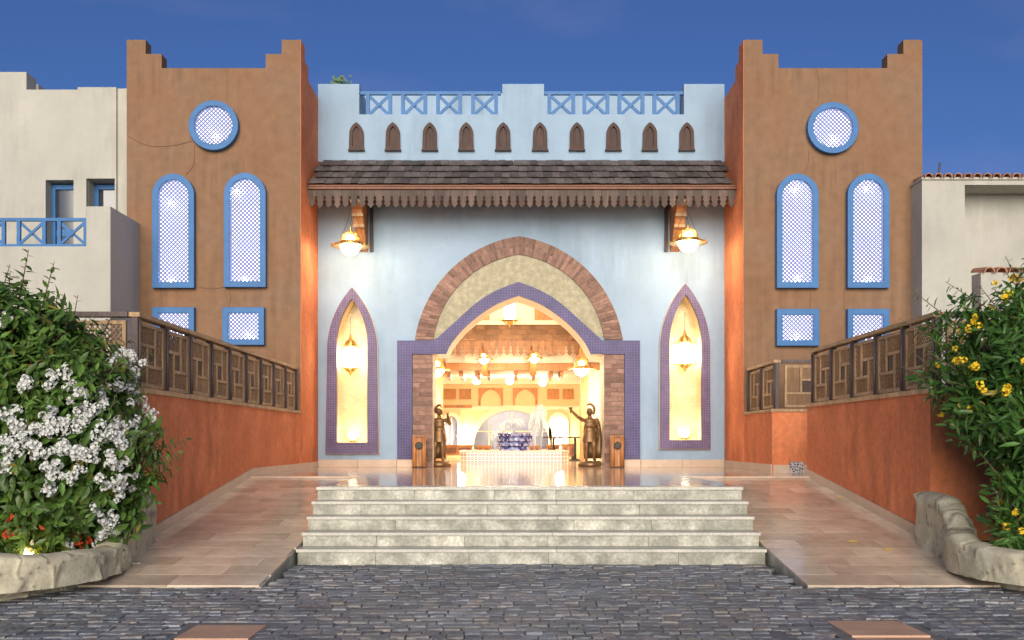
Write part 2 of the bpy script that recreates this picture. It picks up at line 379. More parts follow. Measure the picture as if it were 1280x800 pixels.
# ------------------------------------------------------------------ ground, street, cobbles
MB().box(-400, 400, -300, 600, -1.6, -.35).build('ground', GROUND)['kind'] = 'structure'
st = MB()
ys = [-60, 7, 12.6]; zz = [street_z(y) - .035 for y in ys]
for i in range(2):
    st.hexa([(-60, ys[i], -.3), (60, ys[i], -.3), (60, ys[i+1], -.3), (-60, ys[i+1], -.3), (-60, ys[i], zz[i]), (60, ys[i], zz[i]), (60, ys[i+1], zz[i+1]), (-60, ys[i+1], zz[i+1])])
street = st.build('street', STREETM); street['kind'] = 'structure'
def cobble_geo(a, b, h=.05, ch=.008):
    v = [(-a, -b, -h), (a, -b, -h), (a, b, -h), (-a, b, -h), (-a, -b, -ch), (a, -b, -ch), (a, b, -ch), (-a, b, -ch),
         (-a+ch, -b+ch, 0), (a-ch, -b+ch, 0), (a-ch, b-ch, 0), (-a+ch, b-ch, 0)]
    f = [(8, 9, 10, 11)]
    for i in range(4):
        j = (i+1) % 4; f += [(i, j, j+4, i+4), (i+4, j+4, j+8, i+8)]
    return v, f
cobm = []
for k in range(8):
    v, f = cobble_geo(.076, .0675); rr = random.Random(k)
    v = [(x + rr.uniform(-.008, .008), y + rr.uniform(-.008, .008), z + rr.uniform(-.004, .004)) for x, y, z in v]
    me = MB().add(v, f).mesh('cobblestone', COB); cobm.append((me, v, f))
slabs = [(ax(280, 8.05), 7.7, .58, 1.15), (ax(1086, 8.3), 7.8, .62, 1.3)]
allc = []
y = 6.0; row = 0
while y < 11.62:
    x = -7 + (row % 2) * .08 + random.uniform(-.03, .03)
    while x < 7.4:
        wdt = random.choice([.13, .14, .15, .16, .19]); xc = x + wdt/2; x += wdt
        yy = y + .02 * math.sin(xc * 1.7 + y * .7)
        if yy > R0 - .06 and not (SXL + .06 < xc < SXR - .06): continue
        if abs(xc) > 5.9: continue
        if any(abs(xc-a) < w_/2+.05 and abs(yy-b) < h_/2+.05 for a, b, w_, h_ in slabs): continue
        allc.append((xc, yy, wdt))
    y += .142; row += 1
inview = [c for c in allc if c[1] > 7.68 and abs(c[0]) < c[1] * .52]
inview.sort(key=lambda c: c[1]); near = set(inview[:300])
rest = MB()
for c in allc:
    k = random.randrange(8); me, v, f = cobm[k]; rz = random.uniform(-.09, .09)
    z = street_z(c[1]) + random.uniform(-.007, .004)
    if c in near:
        inst('cobblestone', me, street, (c[0], c[1], z), (random.uniform(-.03, .03), random.uniform(-.03, .03), rz), ((c[2]-.008)/.152, random.uniform(.93, 1), 1))
    else:
        sx = (c[2]-.006)/.152; tx, ty = random.uniform(-.03, .03), random.uniform(-.03, .03)
        rest.add([(c[0]+p[0]*sx, c[1]+p[1], z+p[2]-p[0]*tx+p[1]*ty) for p in v], f)
cr = rest.build('cobblestones_beyond', None or COB, street, kind='stuff')
for a, b, w_, h_ in slabs:
    n = 2
    zc, zd = street_z(b-h_/2-.1)-.008, street_z(b+h_/2+.1)-.008; x0, x1, y0, y1 = a-w_/2-.1, a+w_/2+.1, b-h_/2-.1, b+h_/2+.1
    MB().hexa([(x0, y0, -.2), (x1, y0, -.2), (x1, y1, -.2), (x0, y1, -.2), (x0, y0, zc), (x1, y0, zc), (x1, y1, zd), (x0, y1, zd)]).build('mortar_bed', M('grey_mortar', (.17, .165, .16), .9, .2, 6, .5, 60), street)
    for i in range(n):
        y0 = b - h_/2 + i*h_/n
        MB().box(a-w_/2, a+w_/2, y0+.004, y0+h_/n-.006, -.2, street_z(y0+h_/n/2)+.001).build('paving_slab', PINK, street, bevel=.004)

# ------------------------------------------------------------------ platform and floor tiles
plat = MB().box(SXL+.02, SXR-.02, S1+.03, 16.9, -.2, PZ-.03).box(WL-.2, 9.2, R1, FB, -.2, PZ-.03).build('platform', GROUT); plat['kind'] = 'structure'
tile_cache = {}
def tile_mesh(wd, dp, th, m):
    k = (round(wd, 3), round(dp, 3), m.name)
    if k not in tile_cache: tile_cache[k] = MB().box(-wd/2, wd/2, -dp/2, dp/2, -th, 0).mesh('floor_tile', m)
    return tile_cache[k]
y = S1 + .34; row = 0
while y < FY - .05:
    dp = min(.6, FY - y)
    if y < R1 - .3: x0, x1 = SXL + .01, SXR - .01; dp = min(dp, R1 - y) if R1 - y < .9 else dp
    else: x0, x1 = WL, WR
    x = x0 - (row % 2) * .45
    while x < x1 - .01:
        a, b = max(x, x0), min(x + .9, x1)
        if b - a > .03: inst('floor_tile', tile_mesh(b-a-.006, dp-.006, .03, MARBLE), plat, ((a+b)/2, y+dp/2, PZ))
        x += .9
    y += dp; row += 1
# passage floor between the right wall and the block
MB().box(5.08, 9, 17.05, 18.66, PZ-.028, PZ-.003).build('passage_floor', RAMPM, plat)

# ------------------------------------------------------------------ steps
steps = thing('entrance_steps', 'five wide grey green stone steps rising from the cobbles', 'steps', (XC, S0, 0))
for i in range(5):
    yf = S0 + i * TR; zt = (i + 1) * RI
    z0 = i * RI - (.1 if i == 0 else .0)
    MB().box(SXL+.02, SXR-.02, yf+.05, (yf+TR+.3), -.18, zt-.045).build('core', STEP, steps)
    cuts = sorted([SXL] + [SXL + 1.0 + j*1.12 + random.uniform(-.3, .3) for j in range(4)] + [SXR])
    for a, b in zip(cuts[:-1], cuts[1:]):
        MB().box(a+.0015+(.015 if a == SXL else 0), b-.0015-(.015 if b == SXR else 0), yf+.025, yf+.048, z0+.001, zt-.0405).build('riser_slab', STEP, steps, bevel=.002)
    xm = .55 + random.uniform(-.12, .1)
    for a, b in ((SXL, xm), (xm, SXR)):
        MB().box(a+.001, b-.001, yf, yf+(TR+.024 if i < 4 else .36), zt-.04, zt).build('tread_slab', STEPT, steps, bevel=.006)

# ------------------------------------------------------------------ ramps
def ramp(x0, x1, nm):
    b = MB()
    n = 2
    y0, y1 = R0, R1
    z0, z1 = ramp_z(R0), ramp_z(R1)
    b.hexa([(x0, y0, -.25), (x1, y0, -.25), (x1, y1, -.25), (x0, y1, -.25), (x0, y0, z0-.02), (x1, y0, z0-.02), (x1, y1, z1-.02), (x0, y1, z1-.02)])
    rp_ = b.build('ramp', STEP, None); rp_['kind'] = 'structure'
    sl = math.atan2(z1-z0, y1-y0); ln = math.hypot(z1-z0, y1-y0); rows = 17; dp = ln/rows
    for r in range(rows):
        yc = y0 + (y1-y0)*(r+.5)/rows; zc = z0 + (z1-z0)*(r+.5)/rows
        x = x0 - [0, .5, .22][r % 3]
        while x < x1 - .01:
            a, c = max(x, x0), min(x + .95, x1)
            if c - a > .04: inst('paving_slab', tile_mesh(c-a-.006, dp-.006, .022, RAMPM), rp_, ((a+c)/2, yc, zc), (sl, 0, 0))
            x += .95
    return rp_
ramp(WL, SXL - .012, 'l'); ramp(SXR + .012, WR, 'r')

# ------------------------------------------------------------------ retaining walls
def trim(parent, x, side, y0, y1, h=.13, t=.022, flat=False):   # stone skirting following the floor
    n = max(1, int((y1-y0)/.85))
    for i in range(n):
        a, b = y0+(y1-y0)*i/n+.002, y0+(y1-y0)*(i+1)/n-.002
        za, zb = (PZ, PZ) if flat else (ramp_z(a), ramp_z(b))
        xa, xb = (x, x+t) if side > 0 else (x-t, x)
        MB().hexa([(xa, a, za-.03), (xb, a, za-.03), (xb, b, zb-.03), (xa, b, zb-.03), (xa, a, za+h), (xb, a, za+h), (xb, b, zb+h), (xa, b, zb+h)]).build('skirting_slab', PLINTH, parent)
WT = 2.03
wl = thing('retaining_wall', 'terracotta stucco ramp wall ending beside the white flowering bush', 'wall', (WL, 12, 0))
MB().box(WL-.3, WL, 12.0, TY, -.3, WT).box(-9.5, WL-.3, 12.0, 12.3, -.3, WT).build('wall', TERRA, wl)
MB().box(WL-.32, WL+.03, 11.97, TY-.003, WT, WT+.06).build('coping', RAILW, wl); MB().box(-9.5, WL-.32, 11.97, 12.32, WT, WT+.06).build('coping', RAILW, wl)
trim(wl, WL+.001, 1, 12.0, R1); trim(wl, WL+.001, 1, R1, FY-.06, flat=True)
wr = thing('retaining_wall', 'terracotta stucco ramp wall ending beside the yellow flowering bush', 'wall', (WR, 12, 0))
MB().box(WR, WR+.3, 12.0, 17.0, -.3, WT).box(WR+.3, 9.5, 12.0, 12.3, -.3, WT).build('wall', TERRA, wr)
MB().box(WR-.03, WR+.32, 11.97, 17.03, WT, WT+.06).build('coping', RAILW, wr); MB().box(WR+.32, 9.5, 11.97, 12.32, WT, WT+.06).build('coping', RAILW, wr)
trim(wr, WR-.001, -1, 12.0, 17.0)
BY = 18.66
wb = thing('retaining_wall', 'short terracotta wall block between the passage and the right tower', 'wall', (XR, BY, 0))
MB().box(XR, 9.2, BY, TY, .6, WT-.03).build('wall', TERRA, wb); MB().box(XR-.03, 9.2, BY-.03, TY-.003, WT-.03, WT+.03).build('coping', RAILW, wb)
trim(wb, XR-.001, -1, BY, FY-.06, flat=True, h=.16)
x = XR + .02
while x < 7.5:
    b_ = min(x + (.42 if x < 5.2 else .24), 7.5)
    MB().box(x, b_-.004, BY-.024, BY-.001, PZ-.02, PZ+.15).build('skirting_slab', PLINTH if x < 5.2 else None or PLINTH, wb); x = b_
    if x > 5.6: break
ptm, pnt, pb, pN, pL = nmat('patterned_tile')
pv = pN('ShaderNodeTexVoronoi'); pv.inputs['Scale'].default_value = 22; pv.feature = 'DISTANCE_TO_EDGE'; pt = pN('ShaderNodeTexCoord'); pL(pt.outputs['Object'], pv.inputs['Vector'])
pr = pN('ShaderNodeValToRGB'); pr.color_ramp.interpolation = 'CONSTANT'; pr.color_ramp.elements[0].color = (.6, .55, .45, 1)
pr.color_ramp.elements[1].position = .16; pr.color_ramp.elements[1].color = (.03, .06, .25, 1); e = pr.color_ramp.elements.new(.34); e.color = (.35, .1, .05, 1)
pL(pv.outputs['Distance'], pr.inputs[0]); pL(pr.outputs[0], pb.inputs[0]); pb.inputs['Roughness'].default_value = .25
MB().box(5.235, 5.5, BY-.034, BY-.026, PZ, PZ+.21).build('patterned_tile', ptm, wb)

# ------------------------------------------------------------------ wooden railings
PW, PH = .951, .94                                     # bay width, rail height
def rail_panel(mirror):
    f = MB(); l = MB(); c = MB()
    wd, ht, zb = PW-.07, .80, .03
    def U(u): return ((1-u) if mirror else u) * wd - wd/2
    def V(v): return zb + (1-v)*ht
    def rect(mb, u0, u1, v0, v1, y0, y1): mb.box(min(U(u0), U(u1)), max(U(u0), U(u1)), y0, y1, V(v1), V(v0))
    b = .028
    for (u0, u1, v0, v1) in ((0, .05, 0, 1), (.95, 1, 0, 1), (0.05, .95, 0, .06), (.05, .95, .94, 1), (.35, .95, .32, .37), (.33, .375, .06, .66), (.05, .68, .64, .69), (.65, .695, .37, .94)):
        f_y = -.024 if u1-u0 > v1-v0 else -.027
        rect(f, u0, u1, v0, v1, f_y, .02)
    for (u0, u1, v0, v1) in ((.05, .33, .06, .64), (.375, .95, .06, .32), (.695, .95, .37, .94), (.05, .65, .69, .94)):
        a, c_ = sorted((U(u0), U(u1))); poly = [(a, V(v1)), (c_, V(v1)), (c_, V(v0)), (a, V(v0))]
        lattice(l, poly, .046, .015, -.012, .008, 52)
    rect(c, .375, .65, .37, .64, -.01, .012)
    return f.mesh('panel_frame', RAILW), l.mesh('lattice', RAILL), c.mesh('centre_board', DARKW)
PAN = {False: rail_panel(False), True: rail_panel(True)}
def put_panel(parent, loc, rz, mirror):
    f, l, c = PAN[mirror]
    o = inst('panel', f, parent, loc, (0, 0, rz))
    for nm, me in (('lattice', l), ('centre_board', c)):
        q = bpy.data.objects.new(nm, me); col.objects.link(q); q.parent = o
        if nm == 'lattice': q['kind'] = 'stuff'
def railing(x, y0, n, face, z, label, width=PW, front=None, grp=None):
    t = thing('wooden_railing', label, 'railing', (x, y0, z), grp)
    o = -1 if face > 0 else 1
    xm = x + o*.12
    for i in range(n+1):
        yy = y0 + i*width
        MB().box(xm-.04, xm+.04, yy-.035, yy+.035, z, z+.87).build('post', RAILD, t, bevel=.006)
        MB().tube([(xm-o*.055, yy, z+.02), (xm-o*.055, yy, z+.85)], .017, 8).build('post_moulding', RAILD, t, smooth=True)
        if i < n: put_panel(t, (xm, yy+width/2, z), R(90) if face > 0 else R(-90), face > 0)
    MB().box(xm-.07, xm+.07, y0-.05, y0+n*width+.03, z+.87, z+.93).build('top_rail', RAILW, t, bevel=.008)
    if front:                                            # return facing the street
        xe, k = front
        for i in range(k):
            xx = xm + o*(.06 + (i+.5)*width)
            put_panel(t, (xx, y0-.0, z), 0, False)
            MB().box(xx+o*width/2-.04, xx+o*width/2+.04, y0-.04, y0+.04, z, z+.87).build('post', RAILD, t)
        a, b = sorted((xm+o*.072, xm+o*(.1+k*width))); MB().box(a, b, y0-.07, y0+.07, z+.872, z+.932).build('top_rail', RAILD, t)
    return t
railing(WL, 12.08, 9, 1, WT+.06, 'long wooden lattice railing on the ramp wall by the white flowering bush', (TY-.08-12.08)/9, (0, 3))
railing(WR, 12.08, 5, -1, WT+.06, 'wooden lattice railing on the ramp wall by the yellow flowering bush', (16.95-12.08)/5, (0, 3))
railing(XR, BY+.1, 2, -1, WT+.03, 'short wooden lattice railing on the wall block in front of the tower', (TY-.1-BY-.1)/2, (0, 2))

# ------------------------------------------------------------------ towers
def arch_poly(x0, x1, z0, z1, rise, n=14, pointed=.1):
    c = (x0+x1)/2; zs = z1-rise; hw = (x1-x0)/2
    m_ = (c-hw*.62, zs+rise*.74)
    left = arc3((x0, zs), m_, (c, z1), n)
    right = [(2*c-a, b) for a, b in reversed(left)][1:]
    return [(x0, z0), (x1, z0)] + list(reversed(right)) [0:0] + [(2*c-a, b) for a, b in left] + list(reversed(left))[1:]
def lit_window(tower, poly, y, bulbs, pitch=.061):
    dpt = .14
    inner = inset(poly, .125)
    fr = MB().slab(poly, [inner], y-dpt, y-.001).build('window', BLUEP, tower, bevel=.008)
    lattice(MB(), inset(poly, .118), pitch, .0295, y-dpt+.02, y-dpt+.05).build('lattice', LATT, fr, kind='stuff')
    MB().slab(inset(poly, .12), [], y-.02, y-.004).build('lit_pane', BACKL, fr)
    for bx, bz in bulbs: MB().ball((bx, y-.062, bz), .035, 12, 8).build('bulb', BULB, fr, smooth=True)
def tower(xa, xb, inner, label, circ, arches, squares, wires):
    t = thing('tower', label, 'tower', ((xa+xb)/2, TY, PZ))
    yb = 26.2; zp = 9.36
    th = .32
    MB().box(xa, xb, TY, yb, 0, zp-.5).build('wall', TAN, t)
    pp = MB().box(xa, xb, TY, TY+th, zp-.5, zp).box(xa, xb, yb-th, yb, zp-.5, zp).box(xa, xa+th, TY+th, yb-th, zp-.5, zp).box(xb-th, xb, TY+th, yb-th, zp-.5, zp)
    pp.build('parapet', TAN, t)
    for cx, sx in ((xa, 1), (xb, -1)):
        for cy, sy in ((TY, 1), (yb, -1)):
            m_ = MB()
            def bx(x0, x1, y0, y1, z0, z1): m_.box(min(cx+sx*x0, cx+sx*x1), max(cx+sx*x0, cx+sx*x1), min(cy+sy*y0, cy+sy*y1), max(cy+sy*y0, cy+sy*y1), z0, z1)
            bx(0, .40, 0, th, zp, zp+.6); bx(0, th, th, .42, zp, zp+.6)
            bx(.40, .74, 0, th, zp, zp+.30); bx(0, th, .42, .76, zp, zp+.3)
            m_.build('merlon', TAN, t)
    xi = xb if inner > 0 else xa; s = inner
    a, b = sorted((xi, xi+s*.008))
    pr = [(TY+.0, .86), (yb, .86), (yb, zp+.6), (yb-.42, zp+.6), (yb-.42, zp+.3), (yb-.76, zp+.3), (yb-.76, zp), (TY+.76, zp), (TY+.76, zp+.3), (TY+.42, zp+.3), (TY+.42, zp+.6), (TY, zp+.6)]
    MB().prism_yz(pr, a, b).build('side_face', TERRA, t)
    # windows
    cx, cz, r = circ
    lit_window(t, [(cx+r*math.cos(2*math.pi*k/36), cz+r*math.sin(2*math.pi*k/36)) for k in range(36)], TY, [(cx+.05, cz-.22)])
    for (x0, x1, z0, z1), bl in arches: lit_window(t, arch_poly(x0, x1, z0, z1, .40), TY, bl)
    for (x0, x1, z0, z1), bl in squares: lit_window(t, [(x0, z0), (x1, z0), (x1, z1), (x0, z1)], TY, bl)
    for wv in wires: MB().tube([at(p[0], p[1], TY-.008) for p in smooth_line(wv, 4)], .006, 5).build('wire', CABLE, t)
    return t
def rc(a, b, c, d): return (ax(a, TY), ax(b, TY), az(d, TY), az(c, TY))
def pt_(x, y): p = at(x, y, TY); return (p.x, p.z)
tower(-8.17, XL, 1, 'tan stucco tower with lit blue windows next to the balcony house', (ax(269, TY), az(159, TY), .525),
      [(rc(193, 245, 219, 361), [pt_(214, 254), pt_(214, 352)]), (rc(282, 334, 218, 360), [pt_(297, 240), pt_(307, 350)])],
      [(rc(193, 245, 385, 433), [pt_(220, 425)]), (rc(280, 332, 385, 432), [pt_(313, 421)])],
      [[(160, 170), (185, 182), (215, 182), (240, 176)], [(243, 182), (242, 205), (232, 219)], [(246, 358), (265, 361), (284, 358)], [(287, 361), (288, 375), (285, 386)]])
tower(XR, 8.70, -1, 'tan stucco tower with lit blue windows next to the tile topped white wall', (ax(1039, TY), az(162, TY), .54),
      [(rc(969, 1021, 219, 361), [pt_(993, 238), pt_(995, 350)]), (rc(1057, 1109, 219, 361), [pt_(1082, 237), pt_(1083, 350)])],
      [(rc(969, 1022, 387, 433), [pt_(994, 423)]), (rc(1057, 1109, 387, 433), [pt_(1083, 420)])],
      [[(1021, 88), (1024, 105), (1022, 130)], [(1011, 188), (1010, 205), (1004, 217)], [(1014, 361), (1013, 375), (1014, 388)], [(1055, 361), (1055, 375), (1056, 388)]])

# ------------------------------------------------------------------ entrance facade
fac = thing('entrance_facade', 'pale blue entrance front with tiled pointed arch between the two towers', 'facade', (XC, FY, PZ))
def fp(px, py): return (ax(px, FY), az(py, FY))
def mir(pts): return [(1296-a, b) for a, b in reversed(pts)]
bo = smooth_line([(543.6, 426), (570, 402), (596, 379), (620, 364), (648, 353)])
bi = smooth_line([(558, 443), (565, 429), (580, 411), (600, 394), (622, 380), (648, 370)])
zp_ = az(105, FY); zl = az(143, FY)
def niche(cx, w0, w1, yb_, ys_, ya):      # pixel outline of a pointed niche
    l = arc3((cx-w1, ys_), (cx-w1*.66, ys_-(ys_-ya)*.57), (cx, ya), 10)
    pts = [(cx-w0, yb_)] + l; return pts + [(2*cx-a, b) for a, b in reversed(pts)][1:]
NI = [niche(441, 19, 19, 553, 425, 374), niche(856, 20, 20, 550, 425, 369)]
NO = [niche(441, 33, 30.5, 567, 430, 360), niche(855.5, 31.5, 30.5, 561, 428, 355)]
outl = [(XL+.008, PZ-.02), (fp(541, 584)[0], PZ-.02), fp(541, 443)] + [fp(*p) for p in bi] + [fp(*p) for p in mir(bi)[1:]] + [fp(755, 443), (fp(755, 584)[0], PZ-.02), (XR-.008, PZ-.02),
        (XR-.008, zp_), (ax(855, FY), zp_), (ax(855, FY), zl), (ax(680, FY), zl), (ax(680, FY), zp_), (ax(628, FY), zp_), (ax(628, FY), zl), (ax(449, FY), zl), (ax(449, FY), zp_), (XL+.008, zp_)]
xo0, xo1 = fp(540, 0)[0], fp(756, 0)[0]
holes = [[fp(*p) for p in reversed(n_)] for n_ in NI]
MB().slab(outl, holes, FY, FB, lambda li, a, b: 1 if (li == 0 and xo0 < a[0] < xo1 and xo0 < b[0] < xo1 and min(a[1], b[1]) < az(360, FY)) or li > 0 else 0).build('wall', [PALEBLUE, CREAM], fac)
# rear roof wall behind the balustrade
MB().box(XL+.01, XR-.01, 25.6, 25.9, 8, az(117, 25.6)).box(XL+.01, XR-.01, FB, 25.6, 8.2, 8.4).build('roof_wall', PALEBLUE, fac)
# blue balustrades
for x0, x1, xs in ((449, 626, [(459, 487), (503, 531), (547, 575), (591, 620)]), (680, 855, [(687, 717), (731, 760), (775, 804), (819, 848)])):
    yb_ = FY + .12
    br = MB().bar((ax(x0, FY), yb_, az(114.5, FY)), (ax(x1, FY), yb_, az(114.5, FY)), .075, .075).build('balustrade_rail', BLUEP, fac)
    for a, b in xs:
        pa = (ax(a, FY), az(143, FY)); pb_ = (ax(b, FY), az(143, FY)); zt_ = az(116, FY)
        for xx in (pa[0], pb_[0]): MB().box(xx-.042, xx+.042, yb_-.04, yb_+.04, pa[1]-.02, zt_).build('balustrade_post', BLUEP, fac)
        MB().bar((pa[0], yb_-.016, pa[1]), (pb_[0], yb_-.016, zt_), .068, .03).build('cross_brace', BLUEP, fac)
        MB().bar((pa[0], yb_+.018, zt_), (pb_[0], yb_+.018, pa[1]), .068, .03).build('cross_brace', BLUEP, fac)
# ten small wooden blind windows
for cx in (446, 491.5, 537.5, 583, 629, 675, 721, 766.5, 812, 858):
    o = [(ax(p, FY), az(q, FY)) for p, q in niche(cx, 9.2, 8.6, 188, 166, 154)]
    fr = MB().slab(o, [inset(o, .075)], FY-.085, FY-.001).build('blind_window', DARKW, fac)
    MB().slab(inset(o, .07), [], FY-.035, FY-.003).build('panel', DARKW, fr)
    MB().bar((o[0][0]-.02, FY-.05, o[0][1]-.012), (o[-1][0]+.02, FY-.05, o[-1][1]-.012), .03, .1).build('sill', DARKW, fr)
# canopy
EY = 21.6; zt_, ze = az(202, FY), az(231, EY)
can = MB().hexa([(XL+.012, EY, ze-.03), (XR-.012, EY, ze-.03), (XR-.012, FY-.001, zt_-.03), (XL+.012, FY-.001, zt_-.03), (XL+.012, EY, ze), (XR-.012, EY, ze), (XR-.012, FY-.001, zt_), (XL+.012, FY-.001, zt_)]).build('canopy', REDWOOD, fac)
sl = math.atan2(zt_-ze, FY-EY); ln = math.hypot(zt_-ze, FY-EY); rows = 4
shm = [MB().hexa([(-.09, -.0, .038), (.09, -.0, .038), (.09, .42, -.004), (-.09, .42, -.004), (-.09, -.0, .062), (.09, -.0, .062), (.09, .42, .004), (-.09, .42, .004)]).mesh('shingle', SHING)]
for r in range(rows):
    s0 = -.05 + r*(ln-.0)/rows; random.seed(100+r); x = XL + .04 + (r % 2)*.09
    while x < XR - .07:
        wd = random.uniform(.165, .2); xx = x + wd/2
        if xx + wd/2 > XR - .02: break
        s_ = s0 + random.uniform(-.012, .012)
        yy = EY + math.cos(sl)*s_; z_ = ze + math.sin(sl)*s_ + .014 + .004*r
        if s_ + .42 > ln: sc_y = (ln - s_)/.42
        else: sc_y = 1
        inst('shingle', shm[0], can, (xx, yy, z_), (sl + random.uniform(.0, .035), random.uniform(-.02, .02), random.uniform(-.03, .03)), ((wd-.006)/.18, sc_y*.98, random.uniform(.9, 1.25)))
        x += wd
MB().box(XL+.012, XR-.012, EY-.05, EY-.012, ze-.105, ze-.012).build('fascia_board', REDWOOD, can, bevel=.006)
MB().box(XL+.012, XR-.012, EY-.07, EY-.0515, ze-.05, ze-.02).build('fascia_moulding', REDWOOD, can, bevel=.005)
def fringe_board(wd, h):          # pointed board, its edges cut so that neighbours leave keyhole gaps
    a = wd/2-.002
    pr = [(a, 0), (a, -h*.36), (a*.72, -h*.42), (a*.68, -h*.50), (a*.88, -h*.57), (a*.66, -h*.64), (a*.55, -h*.76), (a*.86, -h*.82), (a*.5, -h*.92), (0, -h*1.06)]
    o = [(-p, q) for p, q in reversed(pr[:-1])]
    return MB().slab(list(reversed(pr + o)), [], -.012, .012).mesh('fringe_board', FRINGE)
nb = 51; wd = (XR-XL-.04)/nb; fb = fringe_board(wd, .37)
for i in range(nb): inst('fringe_board', fb, can, (XL+.02+(i+.5)*wd, EY+.01, ze-.106), (random.uniform(-.02, .02), random.uniform(-.012, .012), 0), (1, 1, random.uniform(.97, 1.03)))
MB().box(XL+.012, XR-.012, EY+.02, FY-.001, ze-.16, ze-.135).build('soffit', REDWOOD, can)
# brackets
for px, bd in ((445, 1), (853, -1)):
    X0 = ax(px, EY+.15)
    d0, d1 = FY-.001, EY+.12; z1 = ze-.162
    pr = [(d0, z1), (d1, z1), (d1, z1-.16), (d1+.06, z1-.26), (d1+.16, z1-.30), (d1+.2, z1-.42), (d1+.34, z1-.46), (d1+.40, z1-.62), (d1+.55, z1-.68), (d1+.70, z1-.92), (d1+.86, z1-1.0), (d0, z1-1.08)]
    br = MB().prism_yz(pr, X0-.11, X0+.11).build('bracket', OAK, fac, bevel=.01)
    for q in (2, 5, 7): MB().box(X0-.125, X0+.125, pr[q][0]-.015, pr[q][0]+.05, pr[q][1]-.03, pr[q][1]+.03).build('carved_band', RAILW, br)
    xs_ = X0 + bd*.2
    MB().box(min(xs_-.035, xs_+.035), max(xs_-.035, xs_+.035), FY-.1, FY-.001, z1-1.08, z1).build('wall_post', DARKW, br)
# brick arch ring
so_ = arc3((519, 425), (560, 341), (648.5, 296), 40); si_ = arc3((542, 425), (580, 351), (648.5, 318.5), 40)
def resample(line, n):
    L_ = [0]
    for a, b in zip(line[:-1], line[1:]): L_.append(L_[-1]+math.hypot(b[0]-a[0], b[1]-a[1]))
    out = []
    for i in range(n+1):
        t = L_[-1]*i/n; k = max(j for j in range(len(L_)) if L_[j] <= t+1e-9); k = min(k, len(line)-2)
        f = (t-L_[k])/(L_[k+1]-L_[k]); out.append((line[k][0]+(line[k+1][0]-line[k][0])*f, line[k][1]+(line[k+1][1]-line[k][1])*f))
    return out
outer_l = [fp(*p) for p in so_]; inner_l = [fp(*p) for p in si_]; cxm = fp(648.5, 0)[0]
outer_r = [(2*cxm-a, b) for a, b in outer_l]; inner_r = [(2*cxm-a, b) for a, b in inner_l]
ringp = outer_l + list(reversed(outer_r))[1:] + inner_r + list(reversed(inner_l))[1:]
ring = MB().slab(list(reversed(ringp)), [], FY-.05, FY-.0015).build('brick_arch', MORTAR, fac)
for ol, il in ((outer_l, inner_l), (outer_r, inner_r)):
    n = 44; A = resample(ol, n); B = resample(il, n)
    for i in range(n):
        g = .06; q = []
        for yy in (FY-.05-.016-random.uniform(0, .008), FY-.048):
            for P, Q, t in ((A, B, g), ):
                a0 = Vector((A[i][0]+(A[i+1][0]-A[i][0])*g, A[i][1]+(A[i+1][1]-A[i][1])*g)); a1 = Vector((A[i][0]+(A[i+1][0]-A[i][0])*(1-g), A[i][1]+(A[i+1][1]-A[i][1])*(1-g)))
                b0 = Vector((B[i][0]+(B[i+1][0]-B[i][0])*g, B[i][1]+(B[i+1][1]-B[i][1])*g)); b1 = Vector((B[i][0]+(B[i+1][0]-B[i][0])*(1-g), B[i][1]+(B[i+1][1]-B[i][1])*(1-g)))
                q.append([(p.x, yy, p.y) for p in (a0, a1, b1, b0)])
        if i % 2:
            k_ = random.uniform(.4, .6)      # two header bricks
            mids = [[tuple(Vector(r[0]).lerp(Vector(r[3]), k_)), tuple(Vector(r[1]).lerp(Vector(r[2]), k_))] for r in q]
            mid2 = [[tuple(Vector(r[0]).lerp(Vector(r[3]), k_+.03)), tuple(Vector(r[1]).lerp(Vector(r[2]), k_+.03))] for r in q]
            MB().hexa([q[1][0], q[1][1], mids[1][1], mids[1][0], q[0][0], q[0][1], mids[0][1], mids[0][0]]).build('brick', BRICK, ring)
            MB().hexa([mid2[1][0], mid2[1][1], q[1][2], q[1][3], mid2[0][0], mid2[0][1], q[0][2], q[0][3]]).build('brick', BRICK, ring)
        else:
            MB().hexa([*q[1], *q[0]]).build('brick', BRICK, ring)
# tympanum and tile portal
ty = [fp(*p) for p in [(542, 425)]] + [fp(*p) for p in si_[1:]] + [(2*cxm-a, b) for a, b in reversed(inner_l)][1:]
tyi = [fp(*p) for p in bo] + [fp(*p) for p in mir(bo)[1:]]
MB().slab(ty[:-1] + list(reversed([p for p in tyi[1:-1]])), [], FY-.03, FY-.001).build('tympanum', MOSG, fac)
pf = [(497, 574), (497, 426)] + bo + mir(bo)[1:] + [(799.5, 426), (799.5, 574), (780.5, 574), (780.5, 443), (738, 443)] + list(reversed(mir(bi)))[1:] + list(reversed(bi))[1:-1] + [(558, 443), (515.5, 443), (515.5, 574)]
MB().slab([fp(*p) for p in pf], [], FY-.09, FY-.002).build('tiled_portal', MOSB, fac)
for a, b in ((497, 515.5), (780.5, 799.5)): MB().box(ax(a, FY)-.01, ax(b, FY)+.01, FY-.11, FY-.001, PZ, az(574.3, FY)).build('portal_base', PLINTH, fac, bevel=.006)
